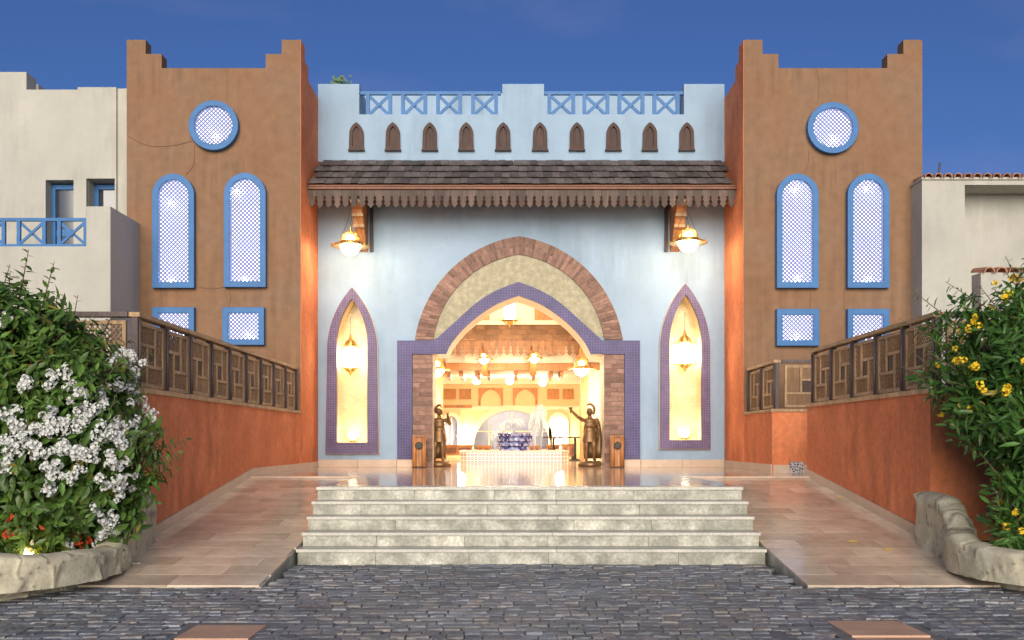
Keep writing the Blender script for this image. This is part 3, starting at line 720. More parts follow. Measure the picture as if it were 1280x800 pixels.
# brick pilasters
for a, b in ((515.9, 541), (755, 780.1)):
    x0, x1 = ax(a, FY), ax(b, FY); zt2 = az(443.5, FY)
    pil = MB().box(x0+.004, x1-.004, FY-.04, FY-.001, PZ, zt2).build('pilaster', MORTAR, fac)
    hgt = .108; n = int((zt2-PZ)/hgt); hgt = (zt2-PZ)/n
    for r in range(n):
        z0 = PZ + r*hgt; cut = x0 + (x1-x0)*(.36 if r % 2 else .64) + random.uniform(-.02, .02)
        for u, v_ in ((x0, cut), (cut, x1)): MB().box(u+.005, v_-.005, FY-.058-random.uniform(0, .008), FY-.038, z0+.006, z0+hgt-.006).build('brick', BRICK, pil)
# facade plinth
for a, b in ((XL+.024, ax(496.5, FY)-.012), (ax(800, FY)+.012, XR-.024)):
    n = 2
    for i in range(n): MB().box(a+(b-a)*i/n+.002, a+(b-a)*(i+1)/n-.002, FY-.05, FY-.001, PZ, az(574.5, FY)).build('plinth_slab', PLINTH, fac, bevel=.005)
# niches
for k in (0, 1):
    o = [fp(*p) for p in NO[k]]; i_ = [fp(*p) for p in NI[k]]
    nf = MB().slab(list(reversed(o)), [list(reversed(i_))], FY-.13, FY-.001).build('niche_frame', MOSV, fac)
    MB().slab(inset(o, -.018), [inset(o, .006)], FY-.06, FY-.0012).build('niche_edge', PLINTH, nf)
    x0, x1 = min(p[0] for p in i_)-.02, max(p[0] for p in i_)+.02; z0, z1 = min(p[1] for p in i_)-.02, max(p[1] for p in i_)+.02
    MB().box(x0, x1, FY+.42, FY+.46, z0, z1).build('niche_back', MOSY, nf)
# weed growing on the parapet
wd_ = thing('weed', 'small dry weed sprouting on top of the pale blue parapet', 'plant', at(427, 105, FY+.05))
lf = MB()
for i in range(26):
    a = random.uniform(0, 6.28); r = random.uniform(.05, .26); p = at(427, 105, FY+.15); tip = p + Vector((math.cos(a)*r, math.sin(a)*r*.6, random.uniform(0, .16))); s_ = Vector((.02, 0, .02))
    lf.add([p, tip+s_, tip+Vector((0, 0, .05)), tip-s_], [(0, 1, 2, 3)])
lf.build('foliage', LEAFA, wd_); MB().tube([at(427, 106, FY+.15), at(428, 101, FY+.15)], .01, 5).build('stem', STEM, wd_)

# ------------------------------------------------------------------ lanterns
def dome_lantern(loc, s, hang, label, m=LAMP, grp='brass dome lanterns'):
    t = thing('hanging_lantern', label, 'lantern', loc, grp)
    X, Y, Z = loc
    MB().lathe([(.21*s, .02*s), (.22*s, 0), (.215*s, -.05*s), (.18*s, -.11*s), (.12*s, -.17*s), (.05*s, -.21*s), (.01, -.24*s)], loc, 20).build('glass_bowl', m, t, smooth=True)
    rg = MB().lathe([(.25*s, .035*s), (.4*s, .005*s), (.41*s, -.015*s), (.4*s, -.025*s), (.25*s, -.0*s)], loc, 24)
    for k in range(12):
        a = 2*math.pi*k/12; rg.ball((X+math.cos(a)*.4*s, Y+math.sin(a)*.4*s, Z), .032*s, 6, 4)
    rg.build('rim', BRASS, t, smooth=True)
    d = MB()
    for k in range(14):
        a = 2*math.pi*k/14
        d.tube([(X+math.cos(a+tw*q/6)*.225*s*math.cos(math.pi/2*q/6.3), Y+math.sin(a+tw*q/6)*.225*s*math.cos(math.pi/2*q/6.3), Z+.04*s+.28*s*math.sin(math.pi/2*q/6.3)) for tw in (.9,) for q in range(7)], .012*s, 4)
        d.tube([(X+math.cos(a-.9*q/6)*.225*s*math.cos(math.pi/2*q/6.3), Y+math.sin(a-.9*q/6)*.225*s*math.cos(math.pi/2*q/6.3), Z+.04*s+.28*s*math.sin(math.pi/2*q/6.3)) for q in range(7)], .012*s, 4)
    d.build('pierced_dome', BRASS, t)
    MB().ball((X, Y, Z+.14*s), (.09*s, .09*s, .11*s), 12, 8).build('inner_bulb', LAMPS, t, smooth=True)
    rb_ = MB()
    for k in range(10):
        a = 2*math.pi*k/10; rb_.tube([(X+math.cos(a)*r_*s, Y+math.sin(a)*r_*s, Z+z_*s) for r_, z_ in ((.232, .02), (.228, -.05), (.193, -.115), (.13, -.18), (.055, -.222), (.0, -.25))], .009*s, 4)
    rb_.lathe([(.2*s, -.105*s), (.212*s, -.1*s), (.2*s, -.09*s)], loc, 20)
    rb_.build('bowl_ribs', BRASS, t)
    MB().lathe([(.235*s, .0), (.24*s, .03*s), (.235*s, .08*s), (.225*s, .09*s)], loc, 20).build('dome_band', BRASS, t, smooth=True)
    MB().lathe([(.03*s, .3*s), (.045*s, .33*s), (.015*s, .37*s), (.03*s, .4*s), (.006, .45*s)], loc, 10).build('finial', BRASS, t, smooth=True)
    for k in range(3):
        a = 2*math.pi*k/3+.5; MB().tube([(X+math.cos(a)*.36*s, Y+math.sin(a)*.36*s, Z), (X+hang[0], Y+hang[1], Z+hang[2])], .006, 4).build('chain', IRON, t)
    return t
p = at(438, 307, 21.72); dome_lantern(tuple(p), 1.0, (.06, -.01, .86), 'lit brass dome lantern hanging by the tower next to the balcony house')
p = at(860, 303, 21.72); dome_lantern(tuple(p), 1.0, (-.06, -.01, .80), 'lit brass dome lantern hanging by the tower next to the tile topped white wall')
def cage_lantern(loc, s, label, top, m=LAMPN, grp='cage lanterns in the niches'):
    t = thing('cage_lantern', label, 'lantern', loc, grp); X, Y, Z = loc
    MB().lathe([(.10*s, -.24*s), (.12*s, -.1*s), (.12*s, .12*s), (.09*s, .22*s)], loc, 12).build('glass_cylinder', m, t, smooth=True)
    c = MB()
    for zz_ in (-.25, .25):
        c.lathe([(.17*s, zz_*s-.01), (.19*s, zz_*s), (.17*s, zz_*s+.01)], loc, 16)
        for k in range(8):
            a = 2*math.pi*k/8+.2; c.tube([(X+math.cos(a)*.12*s, Y+math.sin(a)*.12*s, Z+zz_*s), (X+math.cos(a)*.30*s, Y+math.sin(a)*.25*s, Z+zz_*s+.01)], .008, 4)
            c.tube([(X+math.cos(a)*.27*s, Y+math.sin(a)*.22*s, Z+zz_*s-.05), (X+math.cos(a)*.27*s, Y+math.sin(a)*.22*s, Z+zz_*s+.06)], .007, 4)
    for k in range(6):
        a = 2*math.pi*k/6; c.tube([(X+math.cos(a)*.18*s, Y+math.sin(a)*.18*s, Z-.25*s), (X+math.cos(a)*.18*s, Y+math.sin(a)*.18*s, Z+.25*s)], .008, 4)
    c.build('cage', BRASS, t)
    MB().lathe([(.18*s, .26*s), (.15*s, .3*s), (.13*s, .36*s), (.05*s, .42*s), (.03*s, .5*s), (.01, .56*s)], loc, 12).build('cap', BRASS, t, smooth=True)
    MB().lathe([(.17*s, -.27*s), (.1*s, -.32*s), (.03*s, -.36*s), (.01, -.42*s)], loc, 12).build('finial', BRASS, t, smooth=True)
    MB().tube([(X, Y, Z+.55*s), (X, Y, Z+top)], .006, 4).build('chain', IRON, t)
    return t
def uplight(loc, label):
    t = thing('crown_lamp', label, 'lamp', loc, 'crown lamps at the foot of the niches'); X, Y, Z = loc
    MB().ball((X, Y, Z+.16), (.10, .08, .10), 12, 8).build('bulb', LAMPN, t, smooth=True)
    c = MB().lathe([(.05, 0), (.12, .02), (.13, .04), (.05, .05)], loc, 14)
    for k in range(9):
        a = 2*math.pi*k/9; c.tube([(X+math.cos(a)*.1, Y+math.sin(a)*.1, Z+.03), (X+math.cos(a)*.2, Y+math.sin(a)*.15, Z+.1), (X+math.cos(a)*.24, Y+math.sin(a)*.16, Z+.26)], .008, 4)
    c.build('crown', BRASS, t)
NYC = FY + .14
for cx, who in ((441, 'the niche next to the balcony house side'), (856, 'the niche next to the passage side')):
    w_ = 'niche beside the long railing wall' if cx < 600 else 'niche beside the passage block'
    cage_lantern(tuple(at(438 if cx < 600 else 856, 447 if cx < 600 else 442, NYC)), 1.0, 'lit cage lantern hanging in the violet tiled ' + w_, .95)
    zb_ = az(553 if cx < 600 else 550, FY)
    uplight((ax(cx, NYC), NYC, zb_+.012), 'lit spiky crown lamp standing in the violet tiled ' + w_)

# ------------------------------------------------------------------ lobby seen through the arch
IY, HY = 30.0, 38.0                     # inner wall, far wall of the hall
lob = thing('lobby', 'bright cream entrance hall with wooden beams seen through the arch', 'hall', (XC, FB, PZ))
LX0, LX1 = -6.2, 6.6; CZ = 6.3
zb1, zb2 = az(454, IY), az(463, IY)      # wooden beam
MB().box(LX0, LX1, FY+.002, HY, PZ-.25, PZ-.004).build('floor', MARBLE, lob)
MB().box(LX0, LX1, FB+.002, IY, CZ, CZ+.2).build('ceiling', CREAM, lob)
MB().box(LX0-.2, LX0, FB, HY, PZ, CZ).build('side_wall', CREAM, lob); MB().box(LX1, LX1+.2, FB, HY, PZ, CZ).build('side_wall', CREAM, lob)
MB().box(LX0, LX1, IY, IY+.25, zb1, CZ).build('inner_wall', CREAM, lob)
MB().box(LX0, LX1, IY+.25, HY, zb2+.05, zb2+.25).build('hall_ceiling', CREAM, lob)
MB().box(LX0, LX1, IY-.06, IY+.28, zb2, zb1-.002).build('beam', OAK, lob, bevel=.01)
for px in (557, 575, 595, 610, 645, 668, 690, 703):
    X = ax(px, IY); MB().box(X-.05, X+.05, IY+.3, IY+2.5, zb2-.16, zb2+.04).build('joist', OAK, lob)
# wooden panels in the inner wall above the inner canopy
for a, b in ((566, 612), (668, 722)):
    MB().box(ax(a, IY), ax(b, IY), IY-.05, IY-.001, az(403, IY), az(372, IY)).build('wood_panel', OAK, lob, bevel=.01)
MB().box(LX0, LX1, IY-.12, IY-.001, az(405, IY)-.03, az(401, IY)).build('ledge', CREAM, lob)
# inner shingled canopy
CY = 29.0; cz0, cz1 = az(425, CY), az(406, IY)
ic = MB().hexa([(LX0+.01, CY, cz0-.05), (LX1-.01, CY, cz0-.05), (LX1-.01, IY-.002, cz1-.06), (LX0+.01, IY-.002, cz1-.06), (LX0+.01, CY, cz0), (LX1-.01, CY, cz0), (LX1-.01, IY-.002, cz1-.01), (LX0+.01, IY-.002, cz1-.01)]).build('inner_canopy', REDWOOD, lob)
si2 = math.atan2(cz1-cz0, IY-CY); l2 = math.hypot(cz1-cz0, IY-CY)
SHIN2 = M('warm_shingle', (.20, .11, .065), .8, .2, 6, .5, 30, .02, objvar=.3, var2=.2)
sm2 = MB().hexa([(-.1, 0, 0), (.1, 0, 0), (.1, .4, -.004), (-.1, .4, -.004), (-.1, 0, .035), (.1, 0, .035), (.1, .4, .006), (-.1, .4, .006)]).mesh('shingle', SHIN2)
for r in range(3):
    s_ = -.04 + r*l2/3; x = -3.2 + (r % 2)*.11
    while x < 3.6:
        inst('shingle', sm2, ic, (x, CY+math.cos(si2)*s_, cz0+math.sin(si2)*s_+.012), (si2+.03, random.uniform(-.02, .02), 0), (1.05, min(1, (l2-s_)/.42), 1)); x += .225
fb2 = fringe_board(.2, .42)
x = -3.0
FR2 = fb2.copy(); FR2.materials.clear(); FR2.materials.append(wood('warm_fringe_wood', (.22, .105, .05), .7, .1))
while x < 3.5: inst('fringe_board', FR2, ic, (x, CY+.01, cz0-.02)); x += .204
for px in (605, 667, 727, 549):
    X = ax(px, CY+.1); z1 = cz0-.06
    MB().prism_yz([(IY-.002, z1), (CY+.15, z1), (CY+.15, z1-.2), (CY+.4, z1-.5), (CY+.75, z1-.8), (IY-.002, z1-.95)], X-.09, X+.09).build('bracket', OAK, lob)
# posts and white piers
for px, wpx in ((730, 9), (549, 9)):
    X = ax(px, 28.6); MB().box(X-.11, X+.11, 28.5, 28.72, PZ, cz0-.1).build('post', OAK, lob, bevel=.01)
for a, b in ((735, 800), (480, 545)):
    MB().box(ax(a, IY), ax(b, IY), IY-.02, IY+.24, PZ, zb2-.002).build('pier', CREAM, lob)
    for q in (0, 1):
        xx = ax(a+8+q*1, IY) if a > 600 else ax(b-10, IY)
# far wall with arched openings
def hp(px, py): return (ax(px, HY), az(py, HY))
def rarch(x0, x1, yb_, ya, rise):
    return [hp(*p) for p in [(x0, yb_)] + arc3((x0, ya+rise), ((x0+x1)/2-(x1-x0)*.36, ya+rise*.32), ((x0+x1)/2, ya), 12) + [(x0+x1-a, b) for a, b in reversed(arc3((x0, ya+rise), ((x0+x1)/2-(x1-x0)*.36, ya+rise*.32), ((x0+x1)/2, ya), 12))][1:] + [(x1, yb_)]]
big = rarch(592, 688, 562, 513, 44); d1 = rarch(556, 572, 559, 520, 10); d2 = rarch(688.5, 701, 559, 520, 8)
d2 = rarch(690, 706, 559, 520, 10)
MB().slab([(LX0, PZ), (LX1, PZ), (LX1, zb2+.05), (LX0, zb2+.05)], [big, d1, d2], HY, HY+.3).build('far_wall', [YELLOW], lob)
def bandof(poly, wd_):
    o = inset(poly, -wd_); return o
for poly, nm in ((big, 'arched_window'), (d1, 'arched_door'), (d2, 'arched_door')):
    fr = MB().slab(bandof(poly, .2 if nm[7] == 'w' else .14), [poly], HY-.06, HY-.001).build(nm, CREAM, lob)
    MB().slab(poly, [], HY+.2, HY+.22).build('pane', GLASSB, fr)
    x0, x1 = min(p[0] for p in poly), max(p[0] for p in poly); z0, z1 = min(p[1] for p in poly), max(p[1] for p in poly)
    if nm[7] == 'w':
        for xx in (.2, .5, .8): MB().box(x0+(x1-x0)*xx-.025, x0+(x1-x0)*xx+.025, HY+.14, HY+.199, z0, z0+(z1-z0)*(.97 if xx == .5 else .72)).build('mullion', CREAM, fr)
        MB().box(x0, x1, HY+.13, HY+.198, z0+(z1-z0)*.45, z0+(z1-z0)*.48).build('transom', CREAM, fr)
    else: MB().box((x0+x1)/2-.02, (x0+x1)/2+.02, HY+.14, HY+.199, z0, z1-.05).build('mullion', CREAM, fr)
for a, b in ((554, 570), (574, 589), (684, 699), (703, 717)):
    MB().box(ax(a, HY), ax(b, HY), HY-.05, HY-.001, az(499, HY), az(486, HY)).build('wood_panel', OAK, lob)
for a, b in ((598, 629), (641, 672)):
    hole = rarch(a+3, b-3, 520, 487, 16)
    zt3 = az(485, HY); zb3 = az(507, HY)
    hole = [(p[0], max(p[1], zb3)) for p in hole]
    o = [(ax(a, HY), zb3), hole[0]] + hole[1:-1] + [hole[-1], (ax(b, HY), zb3), (ax(b, HY), zt3), (ax(a, HY), zt3)]
    MB().slab(o, [], HY-.08, HY-.002).build('wooden_arch', OAK, lob)
MB().box(LX0, LX1, HY-.1, HY-.002, az(512, HY), az(508, HY)).build('cornice', CREAM, lob)
MB().box(LX0, ax(590, HY), HY-.25, HY-.002, az(510, HY), az(506.5, HY)).build('shelf', OAK, lob)
def globe(loc, r, label, top=None, m=LAMPI, grp='glowing globe lamps in the hall'):
    t = thing('globe_lamp', label, 'lamp', loc, grp)
    MB().ball(loc, r, 14, 10).build('globe', m, t, smooth=True)
    MB().lathe([(r*.5, r*.9), (r*.55, r*1.05), (r*.2, r*1.25)], loc, 12).build('cap', BRASS, t, smooth=True)
    if top: MB().tube([Vector(loc)+Vector((0, 0, r)), Vector(loc)+Vector((0, 0, top))], .008, 5).build('rod', IRON, t)
for px, py in ((605, 449), (668, 448)):
    p = at(px, py, CY+.05); dome_lantern(tuple(p), .62, (0, .1, .3), 'small lit dome lantern under the inner canopy, on the bracket nearer the ' + ('bent arm' if px < 640 else 'goblet') + ' statue', LAMPI, 'lanterns under the inner canopy')
p = at(727, 461, 26.5); dome_lantern(tuple(p), .9, (0, .1, .75), 'lit dome lantern beside the wooden post behind the goblet statue', LAMPI, 'lanterns just inside the arch')
p = at(546, 462, 26.5); dome_lantern(tuple(p), .9, (0, .1, .75), 'lit dome lantern behind the statue with bent arm', LAMPI, 'lanterns just inside the arch')
p = at(637, 386, 27.2); cage_lantern(tuple(p), 1.25, 'lit white cage lantern hanging high inside the arch', CZ-p.z, LAMPI, 'cage lanterns hanging in the hall')
for px in (577, 700):
    p = at(px, 545 if px < 600 else 540, HY-.18); globe(tuple(p), .14, 'glowing wall lamp by the arched door behind the ' + ('bent arm' if px < 600 else 'goblet') + ' statue', None)
for px, py in ((596, 476), (637, 476), (678, 478)):
    p = at(px, py, 33.5); globe(tuple(p), .12, 'small glowing ceiling lamp hanging in the far hall', zb2+.04-p.z, LAMPI, 'ceiling lamps in the far hall')
for px, py in ((765, 500), (528, 500)):  # out-of-sight globes added behind the pilasters to brighten the hall
    p = at(px, py, 27.5); globe(tuple(p), .2, 'added unseen globe lamp behind the brick pilaster by the ' + ('bent arm' if px < 600 else 'goblet') + ' statue', None, LAMPI, 'added globe lamps brightening the hall sides')
# hall furniture
def bench(x0, x1, d, yt, yb_, label):
    zt3 = az(yt, d); t = thing('wooden_bench', label, 'bench', ((x0+x1)/2, d, PZ), 'orange wooden benches in the hall')
    MB().box(x0, x1, d, d+.5, PZ+.12, zt3-.05).build('body', OAK, t, bevel=.01); MB().box(x0-.03, x1+.03, d-.03, d+.53, zt3-.05, zt3).build('top', OAK, t, bevel=.01)
    for xx in (x0+.05, x1-.05): MB().box(xx-.04, xx+.04, d+.03, d+.11, PZ, PZ+.12).build('leg', DARKW, t)
    n = max(2, int((x1-x0)/.5))
    for i in range(n): MB().box(x0+(x1-x0)*i/n+.04, x0+(x1-x0)*(i+1)/n-.04, d-.015, d-.001, PZ+.18, zt3-.1).build('panel', REDWOOD, t)
bench(ax(554, 34), ax(590, 34), 34, 556, 569, 'long orange wooden bench behind the statue with bent arm')
bench(ax(595, 34), ax(613, 34), 34, 557, 569, 'orange wooden bench half hidden by the fountain')
bench(ax(662, 34), ax(675, 34), 34, 557, 569, 'small orange wooden bench beside the water plumes')
bench(ax(684, 34), ax(699, 34), 34, 556, 568, 'orange wooden bench under the arched door')
bench(ax(703, 31), ax(718, 31), 31, 555, 572, 'orange wooden box bench next to the goblet statue')
def table(px, d, label):
    X = ax(px, d); z = az(546, d); t = thing('round_table', label, 'table', (X, d, PZ), 'dark tables in the hall')
    MB().lathe([(.45, 0), (.46, .02), (.45, .04)], (X, d, z-.04), 20).build('top', DARKW, t); MB().tube([(X, d, PZ), (X, d, z-.04)], .04, 8).build('leg', IRON, t); MB().lathe([(.22, 0), (.2, .03), (.05, .06)], (X, d, PZ), 14).build('base', IRON, t)
table(692, 33, 'dark round table behind the fountain')
table(719, 30.8, 'dark round table beside the wooden post')

# ------------------------------------------------------------------ fountain
FD = 26.0
fx0, fx1 = ax(583, FD), ax(702, FD)
ft = thing('fountain', 'patterned tile fountain basin with cobalt tiered bowl and white water plumes', 'fountain', ((fx0+fx1)/2, FD+1.25, PZ))
rm, rnt, rb, rN, rL = nmat('ring_pattern_tile')
t_ = rN('ShaderNodeTexCoord'); vm = rN('ShaderNodeVectorMath'); vm.operation = 'MODULO'; ad = rN('ShaderNodeVectorMath'); ad.operation = 'ADD'; ad.inputs[1].default_value = (100*.105, 0, 100*.095)
sp = rN('ShaderNodeSeparateXYZ'); rL(t_.outputs['Object'], sp.inputs[0])
def mod_c(s, k):
    a = rN('ShaderNodeMath'); a.operation = 'ADD'; a.inputs[1].default_value = 100*k; rL(s, a.inputs[0])
    b = rN('ShaderNodeMath'); b.operation = 'MODULO'; b.inputs[1].default_value = k; rL(a.outputs[0], b.inputs[0])
    c = rN('ShaderNodeMath'); c.operation = 'SUBTRACT'; c.inputs[1].default_value = k/2; rL(b.outputs[0], c.inputs[0]); return c.outputs[0]
cbn = rN('ShaderNodeCombineXYZ'); rL(mod_c(sp.outputs[0], .095), cbn.inputs[0]); rL(mod_c(sp.outputs[2], .095), cbn.inputs[1])
le = rN('ShaderNodeVectorMath'); le.operation = 'LENGTH'; rL(cbn.outputs[0], le.inputs[0])
cr_ = rN('ShaderNodeValToRGB'); cr_.color_ramp.interpolation = 'CONSTANT'; els = cr_.color_ramp.elements
els[0].color = (.75, .68, .6, 1); els[1].position = .018*10; els[1].color = (.10, .085, .12, 1); e = els.new(.036*10); e.color = (.75, .68, .6, 1)
m10 = rN('ShaderNodeMath'); m10.operation = 'MULTIPLY'; m10.inputs[1].default_value = 10; rL(le.outputs['Value'], m10.inputs[0]); rL(m10.outputs[0], cr_.inputs[0])
rL(cr_.outputs[0], rb.inputs[0]); rb.inputs['Roughness'].default_value = .25
zt4 = az(563.5, FD)
ch = .35
oct_ = [(fx0+ch, FD), (fx1-ch, FD), (fx1, FD+ch), (fx1, FD+2.5-ch), (fx1-ch, FD+2.5), (fx0+ch, FD+2.5), (fx0, FD+2.5-ch), (fx0, FD+ch)]
oct_ = [(fx0, FD), (fx1, FD), (fx1+.2, FD+.4), (fx1+.2, FD+2.1), (fx1, FD+2.5), (fx0, FD+2.5), (fx0-.2, FD+2.1), (fx0-.2, FD+.4)]
def off(poly, d): return inset(poly, d)
def wallring(poly, t, z0, z1, m, nm, par):
    mb = MB(); i_ = off(poly, t); n = len(poly)
    for k in range(n):
        j = (k+1) % n; mb.hexa([(*poly[k], z0), (*poly[j], z0), (*i_[j], z0), (*i_[k], z0), (*poly[k], z1), (*poly[j], z1), (*i_[j], z1), (*i_[k], z1)])
    return mb.build(nm, m, par)
wallring(oct_, .14, PZ, zt4-.035, rm, 'basin_wall', ft); wallring(off(oct_, -.02), .19, zt4-.034, zt4, PLINTH, 'basin_rim', ft)
MB().prism_xy(off(oct_, .15), PZ+.28, PZ+.30).build('basin_water', GLASSB, ft)
fc = ((fx0+fx1)/2, FD+1.25)
MB().lathe([(.52, 0), (.42, .06), (.40, .16), (.47, .2), (.46, .28), (.54, .33), (.53, .42), (.62, .47), (.63, .53), (.5, .55), (.25, .5)], (*fc, PZ+.28), 28).build('tiered_bowl', FOUNT, ft)
orn = MB()
for zz_, r, n in ((.21, .485, 26), (.35, .565, 30), (.48, .64, 34)):
    for k in range(n): a = 2*math.pi*k/n; orn.ball((fc[0]+math.cos(a)*r, fc[1]+math.sin(a)*r, PZ+.28+zz_), .018, 6, 4)
orn.build('bowl_beading', PLINTH, ft, kind='stuff')
rr = random.Random(3)
def plume(x, y, z, h, wdt, n):
    w_ = MB()
    for i in range(n):
        a = rr.uniform(0, 6.28); sp_ = rr.uniform(.1, 1)*wdt; hh = h*rr.uniform(.55, 1); pts = []
        for k in range(7):
            t = k/6*1.25; pts.append((x+math.cos(a)*sp_*t, y+math.sin(a)*sp_*t, z+hh*(1-(t-.8)**2/.64) if t > 0 else z))
        w_.tube(pts, [.006, .009, .011, .012, .011, .009, .004], 5)
    w_.build('water_plume', WATER, ft, smooth=True)
plume(fc[0], fc[1], PZ+.8, .42, .3, 46)
plume(fc[0]-.52, fc[1]-.5, PZ+.3, .62, .12, 30); plume(fc[0]+.55, fc[1]-.4, PZ+.3, 1.2, .2, 44); plume(fc[0]+.75, fc[1]+.2, PZ+.3, 1.35, .2, 40); plume(fc[0]-.3, fc[1]+.5, PZ+.3, .9, .15, 24)

# ------------------------------------------------------------------ statues
def statue(loc, label, bent, mirror, s=1.0):
    X, Y, Z = loc; mz = -1 if mirror else 1
    t = thing('soldier_statue', label, 'statue', loc, 'bronze soldier statues at the door')
    H = 1.16*s
    def P(x, y, z): return (X+mz*x*H, Y+y*H, Z+.13*s+z*H)
    MB().lathe([(.25*s, 0), (.27*s, .03*s), (.26*s, .09*s), (.22*s, .13*s)], loc, 18).build('plinth', BRONZE, t, smooth=True)
    b = MB()
    def limb(pts, rs): b.tube([P(*p) for p in pts], [r*H for r in rs], 10); [b.ball(P(*p), r*H, 8, 6) for p, r in zip(pts, rs)]
    # legs (weight on one, the other a little forward), feet
    limb([(-.055, 0, .50), (-.06, -.015, .28), (-.065, .01, .05)], [.072, .05, .03]); limb([(.055, 0, .50), (.075, -.05, .28), (.08, -.02, .05)], [.072, .05, .03])
    limb([(-.065, .02, .03), (-.08, -.1, .018)], [.028, .022]); limb([(.08, 0, .03), (.105, -.11, .018)], [.028, .022])
    # trunk
    for p, r in (((0, 0, .50), (.10, .075, .07)), ((0, 0, .58), (.095, .07, .08)), ((0, -.005, .68), (.115, .08, .09)), ((0, 0, .76), (.125, .075, .06))): b.ball(P(*p), tuple(k*H for k in r), 12, 8)
    limb([(0, 0, .78), (0, -.01, .87)], [.045, .04])
    b.ball(P(0, -.02, .915), (.052*H, .062*H, .068*H), 12, 8); b.ball(P(0, -.078, .905), (.012*H, .014*H, .02*H), 6, 5)
    # arms: one raised, one at the side holding the cloak
    if bent: limb([(-.135, 0, .775), (-.21, -.07, .70), (-.17, -.16, .86)], [.042, .034, .024])
    else: limb([(-.135, 0, .775), (-.23, -.05, .83), (-.335, -.09, .93)], [.042, .032, .022])
    hand = (-.17, -.17, .885) if bent else (-.355, -.1, .95)
    b.ball(P(*hand), .026*H, 8, 6)
    for k in range(4): limb([(hand[0]-.008, hand[1]-.012+.012*k-.01, hand[2]+.008), (hand[0]-.03, hand[1]-.03+.014*k, hand[2]+.012), (hand[0]-.02, hand[1]-.045+.012*k, hand[2]+.002)], [.008, .007, .006])
    limb([(hand[0], hand[1], hand[2]+.01), (hand[0]-.012, hand[1]-.025, hand[2]+.03)], [.009, .007])
    limb([(.135, 0, .775), (.175, .02, .62), (.15, -.05, .49)], [.042, .034, .024]); b.ball(P(.145, -.06, .465), (.025*H, .03*H, .035*H), 8, 6)
    for k in range(4): limb([(.14, -.075+.014*k, .455), (.13, -.085+.014*k, .43)], [.009, .007])
    me = b.mesh('body', BRONZE, org(t)); ob = bpy.data.objects.new('body', me); col.objects.link(ob); ob.parent = t
    rmod = ob.modifiers.new('remesh', 'REMESH'); rmod.mode = 'VOXEL'; rmod.voxel_size = .011*s; rmod.use_smooth_shade = True
    sm_ = ob.modifiers.new('smooth', 'SMOOTH'); sm_.iterations = 3
    # pleated tunic skirt
    k_ = MB(); n = 28
    vs = []; rings = [(.56, .105, .08), (.48, .13, .10), (.40, .145, .115), (.36, .15, .12)]
    for z, rx, ry in rings:
        for i in range(n): a = 2*math.pi*i/n; f = 1+(.06 if i % 2 else -.02)*(1 if z < .5 else .3); vs.append(P(math.cos(a)*rx*f, math.sin(a)*ry*f, z))
    k_.add(vs, [(r*n+i, r*n+(i+1) % n, (r+1)*n+(i+1) % n, (r+1)*n+i) for r in range(3) for i in range(n)]); k_.build('tunic_skirt', BRONZE, t, smooth=True)
    # helmet with crest
    hl = MB().ball(P(0, -.005, .945), (.06*H, .074*H, .058*H), 14, 8); hl.box(min(P(-.05, 0, 0)[0], P(-.062, 0, 0)[0]), max(P(-.05, 0, 0)[0], P(-.062, 0, 0)[0]), Y-.05*H, Y-.005*H, P(0, 0, .87)[2], P(0, 0, .95)[2])
    hl.box(min(P(.05, 0, 0)[0], P(.062, 0, 0)[0]), max(P(.05, 0, 0)[0], P(.062, 0, 0)[0]), Y-.05*H, Y-.005*H, P(0, 0, .87)[2], P(0, 0, .95)[2]); hm = hl.build('helmet', BRONZE, t, smooth=True)
    cpts = [(-.055, -.02, 1.045), (-.02, -.01, 1.07), (.03, 0, 1.07), (.075, 0, 1.03), (.095, .01, .97), (.09, .02, .91), (.07, .03, .87)] if not bent else [(-.05, -.06, 1.0), (-.03, -.03, 1.05), (.01, 0, 1.06), (.05, .02, 1.03), (.07, .03, .97), (.075, .04, .91)]
    MB().tube([P(*p) for p in cpts], [.012*H, .022*H, .026*H, .028*H, .026*H, .02*H, .01*H][:len(cpts)], 8).build('crest', BRONZE, hm, smooth=True)
    # cloak behind, to the ground
    ck = MB(); vs = []; nn = 9
    for z, hw, yo in ((.79, .12, .05), (.70, .15, .085), (.55, .175, .105), (.38, .18, .11), (.2, .175, .10), (.04, .165, .09)):
        for i in range(nn): u = i/(nn-1)*2-1; vs.append(P(.06+u*hw, yo*(1-.35*u*u)+.014*math.sin(i*2.4+z*3), z))
    ck.add(vs, [(r*nn+i, r*nn+i+1, (r+1)*nn+i+1, (r+1)*nn+i) for r in range(5) for i in range(nn-1)]); co = ck.build('cloak', BRONZE, t, smooth=True)
    sd_ = co.modifiers.new('thick', 'SOLIDIFY'); sd_.thickness = .02
    if not bent:
        h_ = P(hand[0]-.012, hand[1]-.01, hand[2]+.0); MB().lathe([(.022*H, -.05*H), (.01*H, -.035*H), (.01*H, 0), (.03*H, .025*H), (.042*H, .06*H)], h_, 12).build('goblet', BRONZE, t, smooth=True)
    return t
statue((ax(549, 23.3), 23.3, PZ), 'bronze helmeted soldier statue with bent raised arm by the bin', True, True, 1.07)
statue((ax(737, 23.2), 23.2, PZ), 'bronze crested soldier statue holding out a goblet', False, False, 1.07)

